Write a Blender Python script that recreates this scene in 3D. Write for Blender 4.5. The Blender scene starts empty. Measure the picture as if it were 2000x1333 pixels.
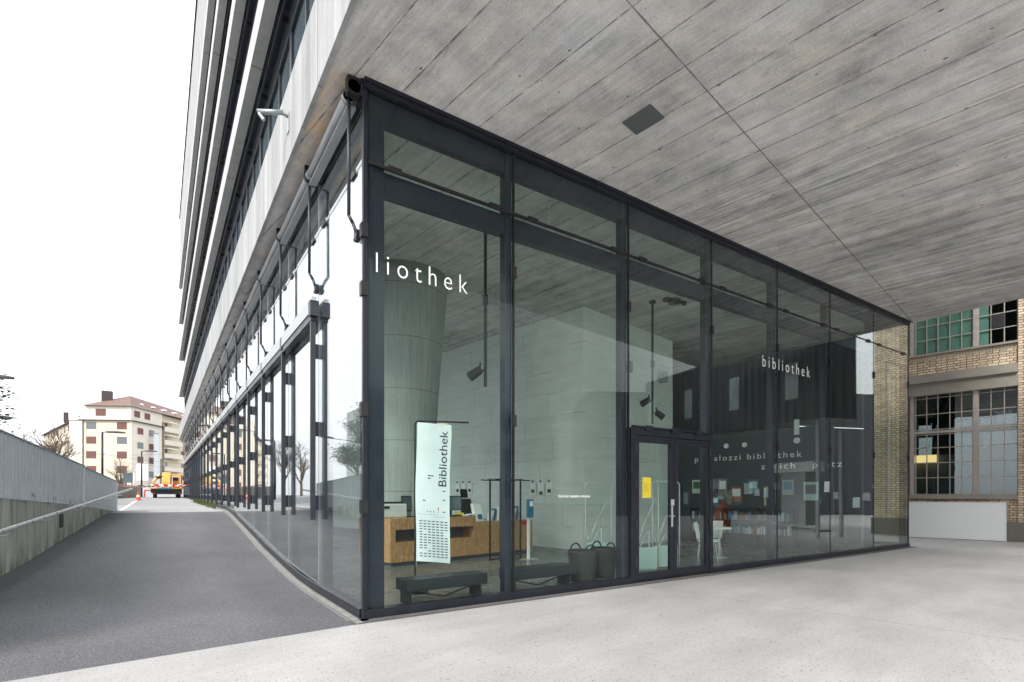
import bpy, math, random
from math import sin, cos, radians, pi
from mathutils import Vector, Matrix
random.seed(7)
S = bpy.context.scene
COL = S.collection

# ------------------------------------------------------------ camera
cam = bpy.data.cameras.new("camera")
cam.sensor_width = 36.0
cam.lens = 1030.0 / 2000.0 * 36.0
cam.shift_y = (967.0 - 666.5) / 2000.0
cam.clip_start = 0.05
cam.clip_end = 3000
co = bpy.data.objects.new("camera", cam)
COL.objects.link(co)
co.location = (-2.0706, -6.2688, 1.5)
co.rotation_euler = (radians(90), 0, radians(-33.9))
S.camera = co

# ------------------------------------------------------------ world, sun, exposure
w = bpy.data.worlds.new("World")
S.world = w
w.use_nodes = True
nt = w.node_tree
nt.nodes.clear()
SUN_AZ = radians(238)      # compass-like: direction the light comes from (0 = +Y, 90 = +X)
SUN_EL = radians(42)
sky = nt.nodes.new('ShaderNodeTexSky')
sky.sky_type = 'NISHITA'
sky.sun_disc = False
sky.sun_elevation = SUN_EL
sky.sun_rotation = SUN_AZ
sky.dust_density = 4.0
sky.air_density = 1.0
hsv = nt.nodes.new('ShaderNodeHueSaturation')
hsv.inputs['Saturation'].default_value = 0.10
mixc = nt.nodes.new('ShaderNodeMix')
mixc.data_type = 'RGBA'
mixc.inputs[0].default_value = 0.70
mixc.inputs[7].default_value = (7.6, 7.75, 8.0, 1)
bg = nt.nodes.new('ShaderNodeBackground')
bg.inputs['Strength'].default_value = 0.15
wo = nt.nodes.new('ShaderNodeOutputWorld')
nt.links.new(sky.outputs[0], hsv.inputs['Color'])
nt.links.new(hsv.outputs[0], mixc.inputs[6])
# overcast sky: brighter overhead than at the horizon
tc = nt.nodes.new('ShaderNodeTexCoord')
sx = nt.nodes.new('ShaderNodeSeparateXYZ')
nt.links.new(tc.outputs['Generated'], sx.inputs[0])
mrn = nt.nodes.new('ShaderNodeMapRange')
mrn.inputs['To Min'].default_value = 0.58
mrn.inputs['To Max'].default_value = 1.16
nt.links.new(sx.outputs[2], mrn.inputs['Value'])
vm = nt.nodes.new('ShaderNodeVectorMath'); vm.operation = 'SCALE'
nt.links.new(mixc.outputs[2], vm.inputs[0])
nt.links.new(mrn.outputs[0], vm.inputs['Scale'])
nt.links.new(vm.outputs[0], bg.inputs['Color'])
nt.links.new(bg.outputs[0], wo.inputs[0])

sl = bpy.data.lights.new("sun", 'SUN')
sl.energy = 1.0
sl.angle = radians(14)
sl.color = (1.0, 0.95, 0.88)
so = bpy.data.objects.new("sun", sl)
COL.objects.link(so)
sd = Vector((sin(SUN_AZ) * cos(SUN_EL), cos(SUN_AZ) * cos(SUN_EL), sin(SUN_EL)))
so.rotation_euler = sd.to_track_quat('Z', 'Y').to_euler()
so.location = sd * 60

S.view_settings.view_transform = 'Standard'
S.view_settings.look = 'None'
S.view_settings.gamma = 1.0
S.view_settings.exposure = 1.32
S.cycles.max_bounces = 10
S.cycles.diffuse_bounces = 5
S.cycles.glossy_bounces = 5
S.cycles.transparent_max_bounces = 40
S.cycles.use_denoising = True
S.cycles.sample_clamp_indirect = 6

GR = radians(9.7)          # the turned grid of the site (brick hall, board joints, core)
UX = Vector((cos(GR), sin(GR), 0))
UY = Vector((-sin(GR), cos(GR), 0))
CEIL = 6.5

# ------------------------------------------------------------ node helper
class NT:
    def __init__(s, name):
        s.m = bpy.data.materials.new(name)
        s.m.use_nodes = True
        s.t = s.m.node_tree
        s.t.nodes.clear()
        s.out = s.t.nodes.new('ShaderNodeOutputMaterial')
    def n(s, typ, ins=None, **kw):
        nd = s.t.nodes.new(typ)
        for k, v in kw.items():
            setattr(nd, k, v)
        for k, v in (ins or {}).items():
            s.set(nd, k, v)
        return nd
    def set(s, nd, k, v):
        if isinstance(v, bpy.types.NodeSocket):
            s.t.links.new(v, nd.inputs[k])
        elif isinstance(v, bpy.types.Node):
            s.t.links.new(v.outputs[0], nd.inputs[k])
        else:
            nd.inputs[k].default_value = v
    def pos(s, scale=(1, 1, 1), rot=0.0, loc=(0, 0, 0)):
        g = s.n('ShaderNodeNewGeometry')
        a = s.n('ShaderNodeMapping', {'Vector': g.outputs['Position'], 'Rotation': (0, 0, -rot)})
        return s.n('ShaderNodeMapping', {'Vector': a, 'Scale': scale, 'Location': loc}).outputs[0]
    def noise(s, vec, scale=5.0, detail=4.0, rough=0.55, dist=0.0):
        return s.n('ShaderNodeTexNoise', {'Vector': vec, 'Scale': scale, 'Detail': detail, 'Roughness': rough, 'Distortion': dist}).outputs['Fac']
    def math(s, op, a, b=0.0, c=None, clamp=False):
        nd = s.n('ShaderNodeMath', {0: a, 1: b}, operation=op, use_clamp=clamp)
        if c is not None:
            s.set(nd, 2, c)
        return nd.outputs[0]
    def mr(s, v, a, b, c, d):
        return s.n('ShaderNodeMapRange', {'Value': v, 'From Min': a, 'From Max': b, 'To Min': c, 'To Max': d}).outputs[0]
    def mix(s, f, a, b, mode='MIX'):
        nd = s.n('ShaderNodeMix', data_type='RGBA', blend_type=mode)
        for k, v in ((0, f), (6, a), (7, b)):
            if isinstance(v, tuple) and len(v) == 3:
                v = v + (1,)
            s.set(nd, k, v)
        return nd.outputs[2]
    def val(s, v):  # grey from value
        return s.n('ShaderNodeCombineColor', {0: v, 1: v, 2: v}).outputs[0]
    def sep(s, v):
        return s.n('ShaderNodeSeparateXYZ', {0: v})
    def bump(s, h, strength=0.3, dist=0.01):
        return s.n('ShaderNodeBump', {'Height': h, 'Strength': strength, 'Distance': dist}).outputs[0]
    def bsdf(s, col, rough=0.6, metal=0.0, normal=None, spec=0.5, emis=None, es=0.0):
        if isinstance(col, tuple) and len(col) == 3:
            col = col + (1,)
        b = s.n('ShaderNodeBsdfPrincipled', {'Base Color': col, 'Roughness': rough, 'Metallic': metal, 'Specular IOR Level': spec})
        if normal is not None:
            s.set(b, 'Normal', normal)
        if emis:
            s.set(b, 'Emission Color', emis + (1,))
            s.set(b, 'Emission Strength', es)
        s.t.links.new(b.outputs[0], s.out.inputs[0])
        return s.m

M = {}
def plain(name, col, rough=0.5, metal=0.0, var=0.12, scale=6.0, spec=0.5, bump=0.0):
    n = NT(name)
    v = n.noise(n.pos(), scale, 5)
    c = n.mix(1.0, col, n.val(n.mr(v, 0.3, 0.7, 1 - var, 1 + var)), 'MULTIPLY')
    r = n.mr(v, 0.3, 0.7, rough * 0.85, min(1, rough * 1.15)) if rough > .25 else rough
    nm = n.bump(n.noise(n.pos(), scale * 14, 3), bump, 0.004) if bump else None
    M[name] = n.bsdf(c, r, metal, nm, spec)
    return M[name]

def glass(name, tint, f0=0.075, rough=0.0, wav=0.012, pw=5.0):
    n = NT(name)
    nm = n.bump(n.noise(n.pos(), 0.55, 1.0), 0.35, wav)
    lw = n.n('ShaderNodeLayerWeight', {'Blend': 0.5})
    p5 = n.math('POWER', lw.outputs['Facing'], pw)
    f = n.math('MULTIPLY_ADD', p5, 1 - f0, f0, clamp=True)
    tr = n.n('ShaderNodeBsdfTransparent', {'Color': tint + (1,)})
    gl = n.n('ShaderNodeBsdfGlossy', {'Color': (0.95, 0.97, 0.97, 1), 'Roughness': rough, 'Normal': nm})
    mx = n.n('ShaderNodeMixShader', {0: f, 1: tr, 2: gl})
    n.t.links.new(mx.outputs[0], n.out.inputs[0])
    M[name] = n.m
    return n.m

def board_concrete(name, rot, col=(0.645, 0.632, 0.615), width=0.545, off=0.0, joint=True, axis='xy'):
    """board-marked concrete seen from below; boards run along the turned grid"""
    n = NT(name)
    p = n.pos(rot=rot)
    s = n.sep(p)
    u = s.outputs[0]; v = s.outputs[1]
    # row index across the boards
    q = n.math('DIVIDE', n.math('SUBTRACT', u, off), width)
    fl = n.math('FLOOR', q)
    fr = n.math('FRACT', q)
    side = n.math('GREATER_THAN', v, -2.77)
    rid = n.math('ADD', n.math('MULTIPLY', fl, 1.37), n.math('MULTIPLY', side, 51.3))
    wn = n.n('ShaderNodeTexWhiteNoise', {'W': rid}, noise_dimensions='1D')
    # panel ends inside a row
    vv = n.math('ADD', n.math('DIVIDE', v, 5.2), wn.outputs[0])
    wn2 = n.n('ShaderNodeTexWhiteNoise', {'W': n.math('ADD', n.math('FLOOR', vv), n.math('MULTIPLY', rid, 3.1))}, noise_dimensions='1D')
    # narrow planks inside each board
    q3 = n.math('MULTIPLY', q, 4.0)
    wn3 = n.n('ShaderNodeTexWhiteNoise', {'W': n.math('ADD', n.math('FLOOR', q3), 17.0)}, noise_dimensions='1D')
    tone = n.math('ADD', n.mr(wn2.outputs[0], 0, 1, -0.035, 0.035), n.mr(wn3.outputs[0], 0, 1, -0.035, 0.035))
    sv = n.n('ShaderNodeMapping', {'Vector': p, 'Scale': (14.0, 0.9, 1)}).outputs[0]
    streak = n.noise(sv, 1.0, 6, 0.62)
    sv2 = n.n('ShaderNodeMapping', {'Vector': p, 'Scale': (40.0, 2.2, 1)}).outputs[0]
    streak2 = n.noise(sv2, 1.0, 5, 0.6)
    cloud = n.noise(p, 0.45, 5, 0.6)
    cloud2 = n.noise(p, 2.6, 6, 0.65)
    t = n.math('ADD', 1.0, tone)
    dark = n.mr(n.noise(p, 0.28, 3, 0.5), 0.42, 0.62, 0.3, 2.4)
    t = n.math('ADD', t, n.math('MULTIPLY', n.mr(streak, 0.3, 0.7, -0.13, 0.09), dark))
    t = n.math('ADD', t, n.mr(streak2, 0.3, 0.7, -0.10, 0.09))
    grit = n.noise(p, 34, 5, 0.75)
    t = n.math('ADD', t, n.mr(grit, 0.3, 0.7, -0.15, 0.13))
    blot = n.noise(n.n('ShaderNodeMapping', {'Vector': p, 'Scale': (1.0, 0.6, 1), 'Location': (3, 7, 0)}).outputs[0], 1.9, 8, 0.72, 0.6)
    t = n.math('SUBTRACT', t, n.mr(blot, 0.55, 0.72, 0.0, 0.26))
    pale = n.noise(n.n('ShaderNodeMapping', {'Vector': p, 'Scale': (1.6, 0.5, 1), 'Location': (13, 1, 0)}).outputs[0], 1.3, 8, 0.75, 0.8)
    t = n.math('ADD', t, n.mr(pale, 0.56, 0.72, 0.0, 0.20))
    t = n.math('ADD', t, n.mr(cloud, 0.3, 0.7, -0.24, 0.18))
    t = n.math('ADD', t, n.mr(cloud2, 0.3, 0.7, -0.15, 0.13))
    # darker rims along the board joints
    rim = n.mr(n.math('MINIMUM', fr, n.math('SUBTRACT', 1.0, fr)), 0.0, 0.07, 0.10, 0.0)
    t = n.math('SUBTRACT', t, n.math('MULTIPLY', rim, n.mr(n.noise(p, 2.3, 3), 0.4, 0.65, 0, 1.4)))
    # board joint lines, broken up
    edge = n.math('MINIMUM', fr, n.math('SUBTRACT', 1.0, fr))
    lw = n.mr(n.noise(p, 4.5, 5, 0.7), 0.36, 0.66, 0.0, 0.027)
    line = n.math('LESS_THAN', edge, lw)
    fr3 = n.math('FRACT', q3)
    e3 = n.math('MINIMUM', fr3, n.math('SUBTRACT', 1.0, fr3))
    line3 = n.math('MULTIPLY', n.math('LESS_THAN', e3, n.mr(n.noise(p, 1.1, 4), 0.5, 0.8, 0.0, 0.035)), 0.3)
    jl = n.math('LESS_THAN', n.math('ABSOLUTE', n.math('ADD', v, 2.77)), n.mr(cloud2, 0.3, 0.7, 0.003, 0.017))
    frv = n.math('FRACT', vv)
    jl2 = n.math('MULTIPLY', n.math('LESS_THAN', frv, 0.0018), 0.06)
    ln = n.math('MAXIMUM', n.math('MAXIMUM', line, line3), n.math('MAXIMUM', jl, jl2))
    # blow holes
    vo = n.n('ShaderNodeTexVoronoi', {'Vector': n.n('ShaderNodeMapping', {'Vector': p, 'Scale': (1, 0.55, 1)}).outputs[0], 'Scale': 7.5, 'Randomness': 1.0})
    hr = n.math('MULTIPLY', n.sep(vo.outputs['Color']).outputs[0], 0.20)
    hole = n.math('LESS_THAN', vo.outputs['Distance'], n.math('SUBTRACT', hr, 0.085))
    vo2 = n.n('ShaderNodeTexVoronoi', {'Vector': p, 'Scale': 26.0})
    hole2 = n.math('LESS_THAN', vo2.outputs['Distance'], n.math('SUBTRACT', n.math('MULTIPLY', n.sep(vo2.outputs['Color']).outputs[1], 0.34), 0.17))
    hole = n.math('MAXIMUM', hole, n.math('MULTIPLY', hole2, 0.75))
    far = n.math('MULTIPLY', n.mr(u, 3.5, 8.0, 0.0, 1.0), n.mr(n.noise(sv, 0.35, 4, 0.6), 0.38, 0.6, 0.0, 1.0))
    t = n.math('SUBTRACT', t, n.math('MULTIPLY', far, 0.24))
    base = n.mix(1.0, col, n.val(t), 'MULTIPLY')
    warm = n.mix(n.mr(n.noise(p, 1.3, 5), 0.48, 0.70, 0.0, 0.5), base, n.mix(1.0, base, (1.10, 0.98, 0.87), 'MULTIPLY'))
    blu = n.mix(n.mr(n.noise(n.pos(loc=(9, 4, 0)), 0.8, 4), 0.5, 0.7, 0, 0.6), warm, n.mix(1.0, warm, (0.94, 0.99, 1.06), 'MULTIPLY'))
    # warm reflected light painted into the outer strip, near the corner
    ss = n.sep(n.pos())
    px = n.math('LESS_THAN', ss.outputs[0], -0.02)
    py = n.math('MULTIPLY', n.mr(ss.outputs[1], -0.1, 0.3, 0, 1), n.mr(ss.outputs[1], 1.3, 2.6, 1, 0))
    pm = n.math('MULTIPLY', n.math('MULTIPLY', px, py), n.mr(n.noise(n.pos(), 2.2, 5), 0.38, 0.62, 0.15, 1))
    warm_refl = n.mix(pm, blu, n.mix(1.0, blu, (1.22, 0.93, 0.66), 'MULTIPLY'))
    c = n.mix(n.math('MULTIPLY', ln, 0.72), warm_refl, (0.10, 0.098, 0.095))
    c = n.mix(n.math('MULTIPLY', hole, 0.85), c, (0.07, 0.068, 0.065))
    h = n.math('SUBTRACT', n.math('ADD', n.math('MULTIPLY', streak2, 0.3), n.math('MULTIPLY', wn3.outputs[0], 0.2)), n.math('ADD', ln, hole))
    M[name] = n.bsdf(c, 0.75, 0, n.bump(h, 0.5, 0.008), 0.3)

def streaky(name, col, sc=(5, 5, 0.35), amp=0.12, joint=0.0, axis=1, rough=0.8, moss=False, off=0.0, bump=0.25, jw=0.01):
    """concrete wall with vertical weather streaks and optional joints along one axis"""
    n = NT(name)
    p = n.pos()
    st = n.noise(n.pos(sc), 1.0, 6, 0.62)
    fine = n.noise(p, 18, 5, 0.6)
    cl = n.noise(p, 0.9, 4)
    t = n.math('ADD', n.mr(st, 0.3, 0.7, 1 - amp, 1 + amp), n.mr(fine, 0.3, 0.7, -0.06, 0.06))
    t = n.math('ADD', t, n.mr(cl, 0.3, 0.7, -0.07, 0.07))
    c = n.mix(1.0, col, n.val(t), 'MULTIPLY')
    s = n.sep(p)
    if moss:
        g = n.noise(n.pos((3, 3, 1.2)), 1.0, 6, 0.7)
        ramp = n.math('SUBTRACT', s.outputs[2], n.mr(s.outputs[1], 2.2, 15.0, 0.0, 0.97))
        low = n.mr(ramp, 0.0, 0.45, 0.6, 0.0)
        far = n.mr(s.outputs[1], 8, 15, 0, 0.35)
        f = n.math('MULTIPLY', n.math('ADD', low, far), n.mr(g, 0.42, 0.62, 0, 1), clamp=True)
        c = n.mix(f, c, (0.085, 0.10, 0.035))
        dk = n.noise(n.pos((6, 6, 0.5)), 1.0, 5, 0.7)
        c = n.mix(n.mr(dk, 0.52, 0.7, 0, 0.5), c, (0.10, 0.11, 0.085))
    hh = fine
    if joint:
        f = n.math('FRACT', n.math('DIVIDE', n.math('SUBTRACT', s.outputs[axis], off), joint))
        e = n.math('LESS_THAN', f, jw / joint)
        c = n.mix(n.math('MULTIPLY', e, 0.7), c, (0.05, 0.05, 0.05))
        hh = n.math('SUBTRACT', fine, e)
    vo = n.n('ShaderNodeTexVoronoi', {'Vector': p, 'Scale': 8.0})
    hole = n.math('LESS_THAN', vo.outputs['Distance'], n.math('SUBTRACT', n.math('MULTIPLY', n.sep(vo.outputs['Color']).outputs[0], 0.1), 0.06))
    c = n.mix(n.math('MULTIPLY', hole, 0.6), c, (0.08, 0.08, 0.075))
    M[name] = n.bsdf(c, rough, 0, n.bump(hh, bump, 0.006), 0.3)

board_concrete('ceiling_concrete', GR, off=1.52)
streaky('fascia_concrete', (0.35, 0.355, 0.355), (4, 4, 0.22), 0.26, 4.56, 1, off=0.35, jw=0.018)
streaky('band_concrete', (0.46, 0.465, 0.45), (2.5, 2.5, 0.8), 0.10, 4.56, 1, off=1.1, jw=0.03)
streaky('band_face', (0.46, 0.46, 0.46), (2.5, 2.5, 0.8), 0.06, 4.56, 1, off=1.1, jw=0.02)
streaky('parapet_concrete', (0.34, 0.34, 0.35), (2.0, 2.0, 0.5), 0.14, 4.56, 1, off=1.1, jw=0.10)
streaky('wall_concrete', (0.52, 0.53, 0.48), (4, 4, 0.3), 0.24, 1.52, 1, moss=True, off=0.3, jw=0.02)
streaky('far_concrete', (0.30, 0.30, 0.27), (3, 3, 0.4), 0.18, 3.0, 1, jw=0.02)
streaky('column_concrete', (0.36, 0.385, 0.365), (14, 14, 0.16), 0.16, 1.12, 2, off=.45, jw=.012, bump=0.3)
streaky('plinth_concrete', (0.17, 0.16, 0.135), (3, 3, 1.0), 0.15)
streaky('lintel_concrete', (0.30, 0.275, 0.24), (1.5, 1.5, 3.0), 0.14)
# interior cast wall: broad horizontal boards
def cast_wall():
    n = NT('core_concrete')
    p = n.pos(rot=GR)
    s = n.sep(p)
    z = n.math('DIVIDE', s.outputs[2], 0.62)
    fr = n.math('FRACT', z)
    e = n.math('MINIMUM', fr, n.math('SUBTRACT', 1.0, fr))
    ln = n.math('LESS_THAN', e, n.mr(n.noise(p, 1.5, 3), 0.45, 0.7, 0.0, 0.02))
    w1 = n.n('ShaderNodeTexWhiteNoise', {'W': n.math('FLOOR', z)}, noise_dimensions='1D').outputs[0]
    yy = n.math('ADD', n.math('DIVIDE', n.math('ADD', s.outputs[1], s.outputs[0]), 2.4), w1)
    ln2 = n.math('LESS_THAN', n.math('FRACT', yy), 0.006)
    st = n.noise(n.pos((1.2, 1.2, 9), GR), 1.0, 6, 0.6)
    cl = n.noise(p, 0.7, 5)
    t = n.math('ADD', n.mr(st, 0.3, 0.7, 0.93, 1.06), n.mr(cl, 0.3, 0.7, -0.09, 0.08))
    t = n.math('ADD', t, n.mr(w1, 0, 1, -0.04, 0.04))
    vo = n.n('ShaderNodeTexVoronoi', {'Vector': p, 'Scale': 6.0})
    hole = n.math('LESS_THAN', vo.outputs['Distance'], n.math('SUBTRACT', n.math('MULTIPLY', n.sep(vo.outputs['Color']).outputs[0], 0.11), 0.06))
    c = n.mix(1.0, (0.76, 0.80, 0.77), n.val(t), 'MULTIPLY')
    c = n.mix(n.math('MULTIPLY', n.math('MAXIMUM', ln, ln2), 0.45), c, (0.16, 0.17, 0.16))
    c = n.mix(n.math('MULTIPLY', hole, 0.7), c, (0.12, 0.12, 0.12))
    M['core_concrete'] = n.bsdf(c, 0.7, 0, n.bump(n.math('SUBTRACT', st, n.math('MAXIMUM', ln, hole)), 0.3, 0.006), 0.3)
cast_wall()

def asphalt(name, a, b, sc=120, wear=0.25, track=None):
    n = NT(name)
    p = n.pos()
    f = n.noise(p, sc, 2, 0.85)
    g = n.noise(p, sc * 0.35, 3, 0.7)
    cl = n.noise(p, 0.35, 5, 0.6)
    c = n.mix(n.mr(f, 0.35, 0.65, 0, 1), a, b)
    c = n.mix(1.0, c, n.val(n.mr(cl, 0.3, 0.7, 1 - wear, 1 + wear)), 'MULTIPLY')
    if track:
        s = n.sep(p)
        d = n.math('ABSOLUTE', n.math('SUBTRACT', s.outputs[0], n.math('ADD', track, n.mr(n.noise(p, 0.5, 2), 0, 1, -0.15, 0.15))))
        c = n.mix(1.0, c, n.val(n.mr(d, 0.25, 0.7, 0.82, 1.0)), 'MULTIPLY')
    vo = n.n('ShaderNodeTexVoronoi', {'Vector': p, 'Scale': 55.0})
    sp = n.math('LESS_THAN', vo.outputs['Distance'], n.math('SUBTRACT', n.math('MULTIPLY', n.sep(vo.outputs['Color']).outputs[0], 0.5), 0.33))
    c = n.mix(n.math('MULTIPLY', sp, 0.6), c, (0.34, 0.34, 0.34))
    M[name] = n.bsdf(c, n.mr(g, 0.3, 0.7, 0.72, 0.95), 0, n.bump(n.math('ADD', f, g), 0.5, 0.006), 0.35)
asphalt('asphalt', (0.056, 0.056, 0.062), (0.172, 0.172, 0.184), 60, 0.24, track=-0.55)
asphalt('street_asphalt', (0.26, 0.26, 0.26), (0.36, 0.36, 0.36), 70, 0.08)
asphalt('ground_mat', (0.16, 0.16, 0.16), (0.22, 0.22, 0.215), 40, 0.15)

def terrazzo():
    n = NT('terrazzo')
    p = n.pos()
    cl = n.noise(p, 0.5, 5, 0.6)
    f = n.noise(p, 60, 3, 0.7)
    c = n.mix(1.0, (0.375, 0.366, 0.36), n.val(n.math('ADD', n.mr(cl, 0.3, 0.7, 0.86, 1.08), n.math('ADD', n.mr(f, 0.3, 0.7, -0.12, 0.12), n.mr(n.noise(n.pos((0.5, 2.2, 1), GR), 0.9, 6, 0.7), 0.35, 0.7, 0.06, -0.12)))), 'MULTIPLY')
    for sc, thr, col, k in ((26, 0.30, (0.13, 0.125, 0.12), 0.7), (50, 0.22, (0.16, 0.155, 0.15), 0.6), (90, 0.18, (0.17, 0.165, 0.16), 0.5), (34, 0.28, (0.25, 0.22, 0.20), 0.5)):
        vo = n.n('ShaderNodeTexVoronoi', {'Vector': p, 'Scale': float(sc)})
        cc = n.sep(vo.outputs['Color'])
        sp = n.math('LESS_THAN', vo.outputs['Distance'], n.math('SUBTRACT', n.math('MULTIPLY', cc.outputs[0], 0.72), thr + 0.1))
        c = n.mix(n.math('MULTIPLY', sp, k), c, col)
    # cast strips with thin joints on the turned grid
    q = n.sep(n.pos(rot=GR))
    for ax, w_, o in ((1, 9.0, 2.55), (0, 9.0, 4.4)):
        fr = n.math('FRACT', n.math('DIVIDE', n.math('SUBTRACT', q.outputs[ax], o), w_))
        c = n.mix(n.math('MULTIPLY', n.math('LESS_THAN', fr, 0.016 / w_), 0.6), c, (0.10, 0.10, 0.10))
    M['terrazzo'] = n.bsdf(c, n.mr(cl, 0.3, 0.7, 0.45, 0.62), 0, n.bump(f, 0.12, 0.003), 0.4)
terrazzo()

def brickmat():
    n = NT('brick')
    p = n.pos(rot=GR)
    s = n.sep(p)
    geo = n.n('ShaderNodeNewGeometry')
    v = n.n('ShaderNodeCombineXYZ', {0: n.math('ADD', s.outputs[1], s.outputs[0]), 1: s.outputs[2], 2: 0.0}).outputs[0]
    br = n.n('ShaderNodeTexBrick', {'Vector': v, 'Color1': (0.74, 0.60, 0.44, 1), 'Color2': (0.46, 0.34, 0.24, 1), 'Mortar': (0.045, 0.038, 0.033, 1),
             'Scale': 1.0, 'Mortar Size': 0.0085, 'Mortar Smooth': 0.15, 'Bias': -0.15, 'Brick Width': 0.265, 'Row Height': 0.083},
             offset=0.36, offset_frequency=2, squash=0.62, squash_frequency=2)
    dn = n.noise(p, 1.1, 5)
    c = n.mix(1.0, br.outputs['Color'], n.val(n.math('ADD', n.mr(dn, 0.3, 0.7, 0.82, 1.12), n.mr(n.noise(p, 22, 4), 0.3, 0.7, -0.12, 0.12))), 'MULTIPLY')
    M['brick'] = n.bsdf(c, 0.7, 0, n.bump(n.math('SUBTRACT', 1.0, br.outputs['Fac']), 0.8, 0.012), 0.4)
brickmat()

def plywood():
    n = NT('plywood')
    v = n.pos((2.6, 2.6, 0.55), GR)
    wv = n.noise(v, 2.2, 3, 0.5, 1.2)
    rings = n.math('FRACT', n.math('MULTIPLY', wv, 9.0))
    r = n.mr(n.math('ABSOLUTE', n.math('SUBTRACT', rings, 0.5)), 0.0, 0.5, 0, 1)
    fine = n.noise(n.pos((30, 30, 2.5), GR), 2.0, 4)
    c = n.mix(r, (0.36, 0.18, 0.075), (0.56, 0.33, 0.16))
    c = n.mix(1.0, c, n.val(n.mr(fine, 0.3, 0.7, 0.88, 1.1)), 'MULTIPLY')
    M['plywood'] = n.bsdf(c, 0.5, 0, None, 0.4)
plywood()

def tiles():
    n = NT('roof_tiles')
    p = n.pos()
    s = n.sep(p)
    wv = n.math('FRACT', n.math('MULTIPLY', n.math('ADD', s.outputs[0], n.math('MULTIPLY', s.outputs[1], 0.6)), 1.6))
    rw = n.math('FRACT', n.math('MULTIPLY', s.outputs[2], 2.2))
    c = n.mix(n.noise(p, 0.8, 5), (0.12, 0.075, 0.062), (0.20, 0.13, 0.105))
    c = n.mix(1.0, c, n.val(n.math('ADD', n.mr(wv, 0, 1, 0.8, 1.1), n.mr(rw, 0, 1, -0.1, 0.1))), 'MULTIPLY')
    M['roof_tiles'] = n.bsdf(c, 0.8)
tiles()

def corr(name, col, pitch, rot=0.0, ax=1, amp=0.5, rough=0.4, metal=0.0):
    n = NT(name)
    s = n.sep(n.pos(rot=rot))
    h = n.math('SINE', n.math('MULTIPLY', s.outputs[ax], 2 * pi / pitch))
    cl = n.noise(n.pos((3, 3, 0.4)), 1.0, 4)
    c = n.mix(1.0, col, n.val(n.mr(cl, 0.3, 0.7, 0.86, 1.1)), 'MULTIPLY')
    M[name] = n.bsdf(c, rough, metal, n.bump(h, amp, 0.02), 0.5)
corr('dark_cladding', (0.055, 0.058, 0.065), 0.30, GR)

plain('fence_paint', (0.62, 0.67, 0.72), 0.5, 0, 0.06, 3)
plain('fence_groove_shade', (0.24, 0.27, 0.30), 0.6, 0, 0.08, 3)  # shade in the rib recesses, put into the colour
plain('dark_frame', (0.016, 0.018, 0.026), 0.34, 0.0, 0.25, 5, spec=0.3)
plain('dark_post', (0.020, 0.023, 0.040), 0.24, 0.0, 0.15, 3, spec=0.4)
plain('black_metal', (0.012, 0.012, 0.014), 0.45, 0.0, 0.2, 9)
plain('rail_metal', (0.030, 0.035, 0.047), 0.42, 0.2, 0.10, 4)
plain('head_metal', (0.42, 0.44, 0.45), 0.42, 0.35, 0.08, 3)
plain('tube_metal', (0.36, 0.37, 0.39), 0.40, 0.3, 0.08, 6)
plain('steel', (0.62, 0.63, 0.64), 0.30, 0.6, 0.08, 8)
plain('white_paint', (0.80, 0.80, 0.79), 0.45, 0, 0.03, 4)
plain('vinyl_white', (0.92, 0.93, 0.93), 0.6, 0, 0.01, 4)
plain('banner_cloth', (0.80, 0.83, 0.85), 0.8, 0, 0.05, 3)
plain('navy_print', (0.022, 0.026, 0.07), 0.7, 0, 0.02, 3)
plain('red_print', (0.55, 0.02, 0.02), 0.6, 0, 0.02, 3)
plain('grey_print', (0.20, 0.21, 0.25), 0.7, 0, 0.02, 3)
plain('floor_dark', (0.15, 0.152, 0.15), 0.28, 0, 0.10, 1.2)
plain('bench_grey', (0.018, 0.021, 0.026), 0.45, 0, 0.1, 5)
plain('black_plastic', (0.018, 0.018, 0.02), 0.5, 0, 0.2, 8)
plain('basket_black', (0.030, 0.031, 0.034), 0.75, 0, 0.25, 12, bump=0.5)
plain('light_plastic', (0.66, 0.70, 0.69), 0.4, 0, 0.04, 4)
plain('mint_panel', (0.52, 0.66, 0.62), 0.35, 0, 0.04, 3)
plain('yellow_paper', (0.78, 0.62, 0.04), 0.7, 0, 0.04, 3)
plain('blue_plastic', (0.03, 0.17, 0.30), 0.4, 0, 0.1, 5)
plain('plaster_cream', (0.60, 0.53, 0.41), 0.85, 0, 0.05, 0.5)
plain('plaster_pale', (0.66, 0.61, 0.52), 0.85, 0, 0.04, 0.5)
plain('plaster_white', (0.66, 0.67, 0.65), 0.85, 0, 0.06, 0.5)
plain('shutter_brown', (0.125, 0.052, 0.045), 0.7, 0, 0.15, 4)
plain('chimney_dark', (0.06, 0.045, 0.045), 0.8, 0, 0.2, 3)
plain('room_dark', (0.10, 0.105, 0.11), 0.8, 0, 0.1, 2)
plain('partition_dark', (0.035, 0.045, 0.048), 0.35, 0, 0.15, 2)
plain('hatch_grey', (0.105, 0.115, 0.115), 0.5, 0, 0.03, 3)
plain('kerb_stone', (0.20, 0.195, 0.185), 0.85, 0, 0.3, 9, bump=0.3)
plain('gravel_dark', (0.11, 0.105, 0.10), 0.9, 0, 0.5, 60, bump=0.9)
plain('frosted_pane', (0.16, 0.27, 0.24), 0.22, 0, 0.14, 1.6)
plain('sash_paint', (0.40, 0.36, 0.33), 0.6, 0, 0.15, 7)
plain('board_panel', (0.84, 0.86, 0.87), 0.55, 0, 0.015, 0.6)
plain('zinc', (0.34, 0.36, 0.37), 0.4, 0.4, 0.08, 4)
plain('bark', (0.115, 0.085, 0.065), 0.9, 0, 0.25, 6)
plain('needles', (0.045, 0.075, 0.035), 0.8, 0, 0.5, 2)
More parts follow.
